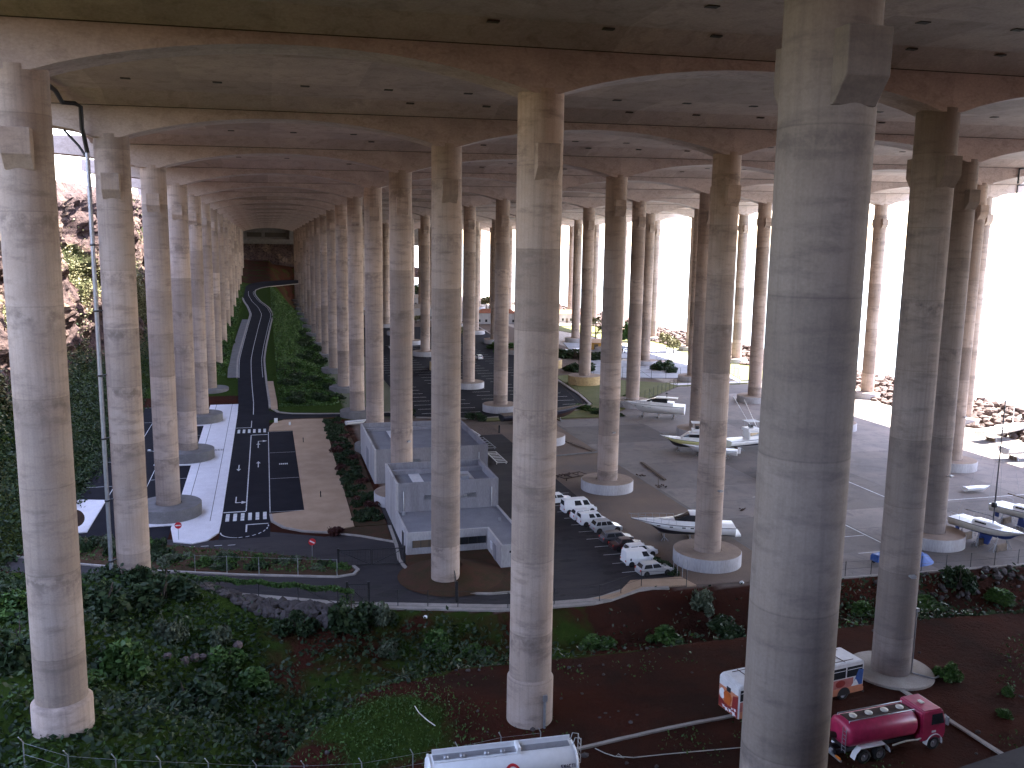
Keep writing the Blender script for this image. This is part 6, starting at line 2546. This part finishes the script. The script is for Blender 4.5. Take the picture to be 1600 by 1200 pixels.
# ---- stones
def rocks(name, pts, sizes, mat, seed=0, kind='stuff'):
    rg = np.random.default_rng(seed)
    me = bpy.data.meshes.new('tmp')
    bm = bmesh.new()
    bmesh.ops.create_icosphere(bm, subdivisions=1, radius=1)
    base = np.array([v.co[:] for v in bm.verts])
    tri = np.array([[v.index for v in f.verts] for f in bm.faces])
    bm.free()
    bpy.data.meshes.remove(me)
    Vs, Fs = [], []
    for i, (p, s_) in enumerate(zip(pts, sizes)):
        q = base * (1 + rg.normal(size=(len(base), 1)) * .16) * rg.uniform(.7, 1.25, 3) * s_
        a = rg.uniform(0, 6.28)
        c_, s2 = math.cos(a), math.sin(a)
        q = np.stack([q[:, 0] * c_ - q[:, 1] * s2, q[:, 0] * s2 + q[:, 1] * c_, q[:, 2] * .8], 1)
        Vs.append(q + np.asarray(p))
        Fs.append(tri + i * len(base))
    return tag(fast_mesh(name, np.concatenate(Vs), np.concatenate(Fs), mat), kind=kind)


M['boulder'] = mottled('boulder', (.17, .125, .115), (.085, .065, .062), .5, .9, .4, .1, .2, fine=4)
M['dark_boulder'] = mottled('dark_boulder', (.10, .085, .08), (.065, .055, .052), .7, .9, .4, .06, .2, fine=5)
n = 4200
y = rg.uniform(30, 420, n)
off = rg.uniform(-1.5, 13, n)
x = 160 + 3 * fbm(y, y * 0, 40, 12) + off
rocks('rubble_bank', np.stack([x, y, H(x, y) + .25], 1), rg.uniform(.6, 1.25, n), M['boulder'], 3)
n = 260
x = rg.uniform(6.5, 19.5, n)
y = interp(x, YF) - rg.uniform(.2, 3.4, n)
rocks('boulder_bank', np.stack([x, y, H(x, y) + .15], 1), rg.uniform(.3, .62, n), M['dark_boulder'], 4)
n = 90
x = rg.uniform(80, 104, n)
y = interp(x, YF) - rg.uniform(.4, 3.6, n)
rocks('boulder_bank', np.stack([x, y, H(x, y) + .1], 1), rg.uniform(.25, .5, n), M['dark_boulder'], 5)
n = 900
x = rg.uniform(12, 78, n)
y = rg.uniform(-13, 24, n)
kk = (rg.random(n) < np.clip(.12 + .9 * np.exp(-((y - interp(x, YN)) / 1.6) ** 2) + .25 * fbm(x, y, 5, 90), 0, 1))
x, y = x[kk], y[kk]
rocks('loose_stones', np.stack([x, y, H(x, y) + .02], 1), rg.uniform(.05, .2, len(x)) * np.where(rg.random(len(x)) < .1, 1.7, 1), M['dark_boulder'], 6)
pts = [at_px(*q) for q in ((305, 1043), (318, 1041), (330, 1039), (290, 1047), (372, 1022), (262, 1040))]
rocks('loose_stones', [(p.x, p.y, p.z + .9) for p in pts], [.55, .5, .45, .4, .5, .45], M['boulder'], 7)
for (px, py, lab) in ((1159, 912, 'small white stone on the red soil right of the parked cars'), (665, 966, 'small white scrap on the red bank left of the middle column')):
    g_ = at_px(px, py)
    b = MB().lathe([(0, .0), (.22, .05), (.26, .16), (.12, .3), (0, .32)], 9)
    o = b.build('white_stone', M['signwhite'])
    o.location = (g_.x, g_.y, g_.z)
    tag(o, lab, 'stone', None, 'thing')

g_ = G(930, 546)
t = thing('garden_pavilion', 'small sunlit orange yellow pavilion beside the far palms', 'pavilion', (g_.x, g_.y, ZG), R_(-12))
MB().box(-4, 4, -2, 2, 0, 2.6).build('wall', paint('ochre_render', (.55, .30, .06), .7), t)
MB().hexa([(-4.5, -2.5, 2.603), (4.5, -2.5, 2.603), (4.5, 2.5, 2.603), (-4.5, 2.5, 2.603), (-3, -.4, 3.8), (3, -.4, 3.8), (3, .4, 3.8), (-3, .4, 3.8)]).build('roof', M['sand'], t)
for x in (-2.4, 0, 2.4):
    MB().box(x - .7, x + .7, -2.03, -1.9, .3, 2.1).build('opening', M['wood'], t)
# ------------------------------------------------------------------ far houses, shotcrete slope
def house(label, x, y, w_, d_, h_, rz_, roofm, z=ZG):
    t = thing('house', label, 'house', (x, y, z), rz_)
    MB().box(-w_ / 2, w_ / 2, -d_ / 2, d_ / 2, 0, h_).build('wall', M['white_wall'], t)
    b = MB().add([(-w_ / 2 - .4, -d_ / 2 - .4, h_ + .003), (w_ / 2 + .4, -d_ / 2 - .4, h_ + .003), (w_ / 2 + .4, d_ / 2 + .4, h_ + .003), (-w_ / 2 - .4, d_ / 2 + .4, h_ + .003), (-w_ / 2 + d_ * .3, 0, h_ + 1.7), (w_ / 2 - d_ * .3, 0, h_ + 1.7)],
                 [(3, 2, 1, 0), (0, 1, 5, 4), (2, 3, 4, 5), (1, 2, 5), (3, 0, 4)])
    b.build('roof', roofm, t)
    n = max(2, int(w_ / 3))
    for k in range(n):
        xx = lerp(-w_ / 2 + 1.2, w_ / 2 - 1.2, k / (n - 1))
        MB().box(xx - .5, xx + .5, -d_ / 2 - .03, -d_ / 2 + .1, .9, 2.1).build('window', M['glass'], t)
    MB().box(-.5, .5, -d_ / 2 - .034, -d_ / 2 + .1, 0, 2.1).build('door', M['wood'], t)
    return t


tile = mottled('roof_tile', (.35, .14, .08), (.26, .10, .06), 2., .9, .3)
for px, py, w_, h_, lab, sm in ((884, 503, 14, 4.2, 'white bungalow with red tiled roof between the columns', 1), (690, 500, 30, 6, 'long pale building deep among the inner columns', 0), (775, 505, 18, 5, 'pale house below the skyline trees', 1), (668, 478, 22, 5, 'pale flat house high between the inner columns', 0), (1000, 512, 10, 4, 'small white house with red roof by the far shore', 1)):
    g_ = G(px, py)
    house(lab, g_.x, g_.y, w_, 9, h_, R_(-12), tile if sm else M['conc'])
b = MB().hexa([(-17.5, 56, -36.5), (-17, 97, -36.5), (-27.5, 101, -22.5), (-28, 56, -20.2), (-18.2, 56, -37.2), (-17.7, 97, -37.2), (-28.2, 101, -23.2), (-28.7, 56, -20.9)])
tag(b.build('concrete_slope', M['grey_conc']), 'smooth grey concrete slope at the far left edge behind the left column', 'retaining slope', None, 'thing')
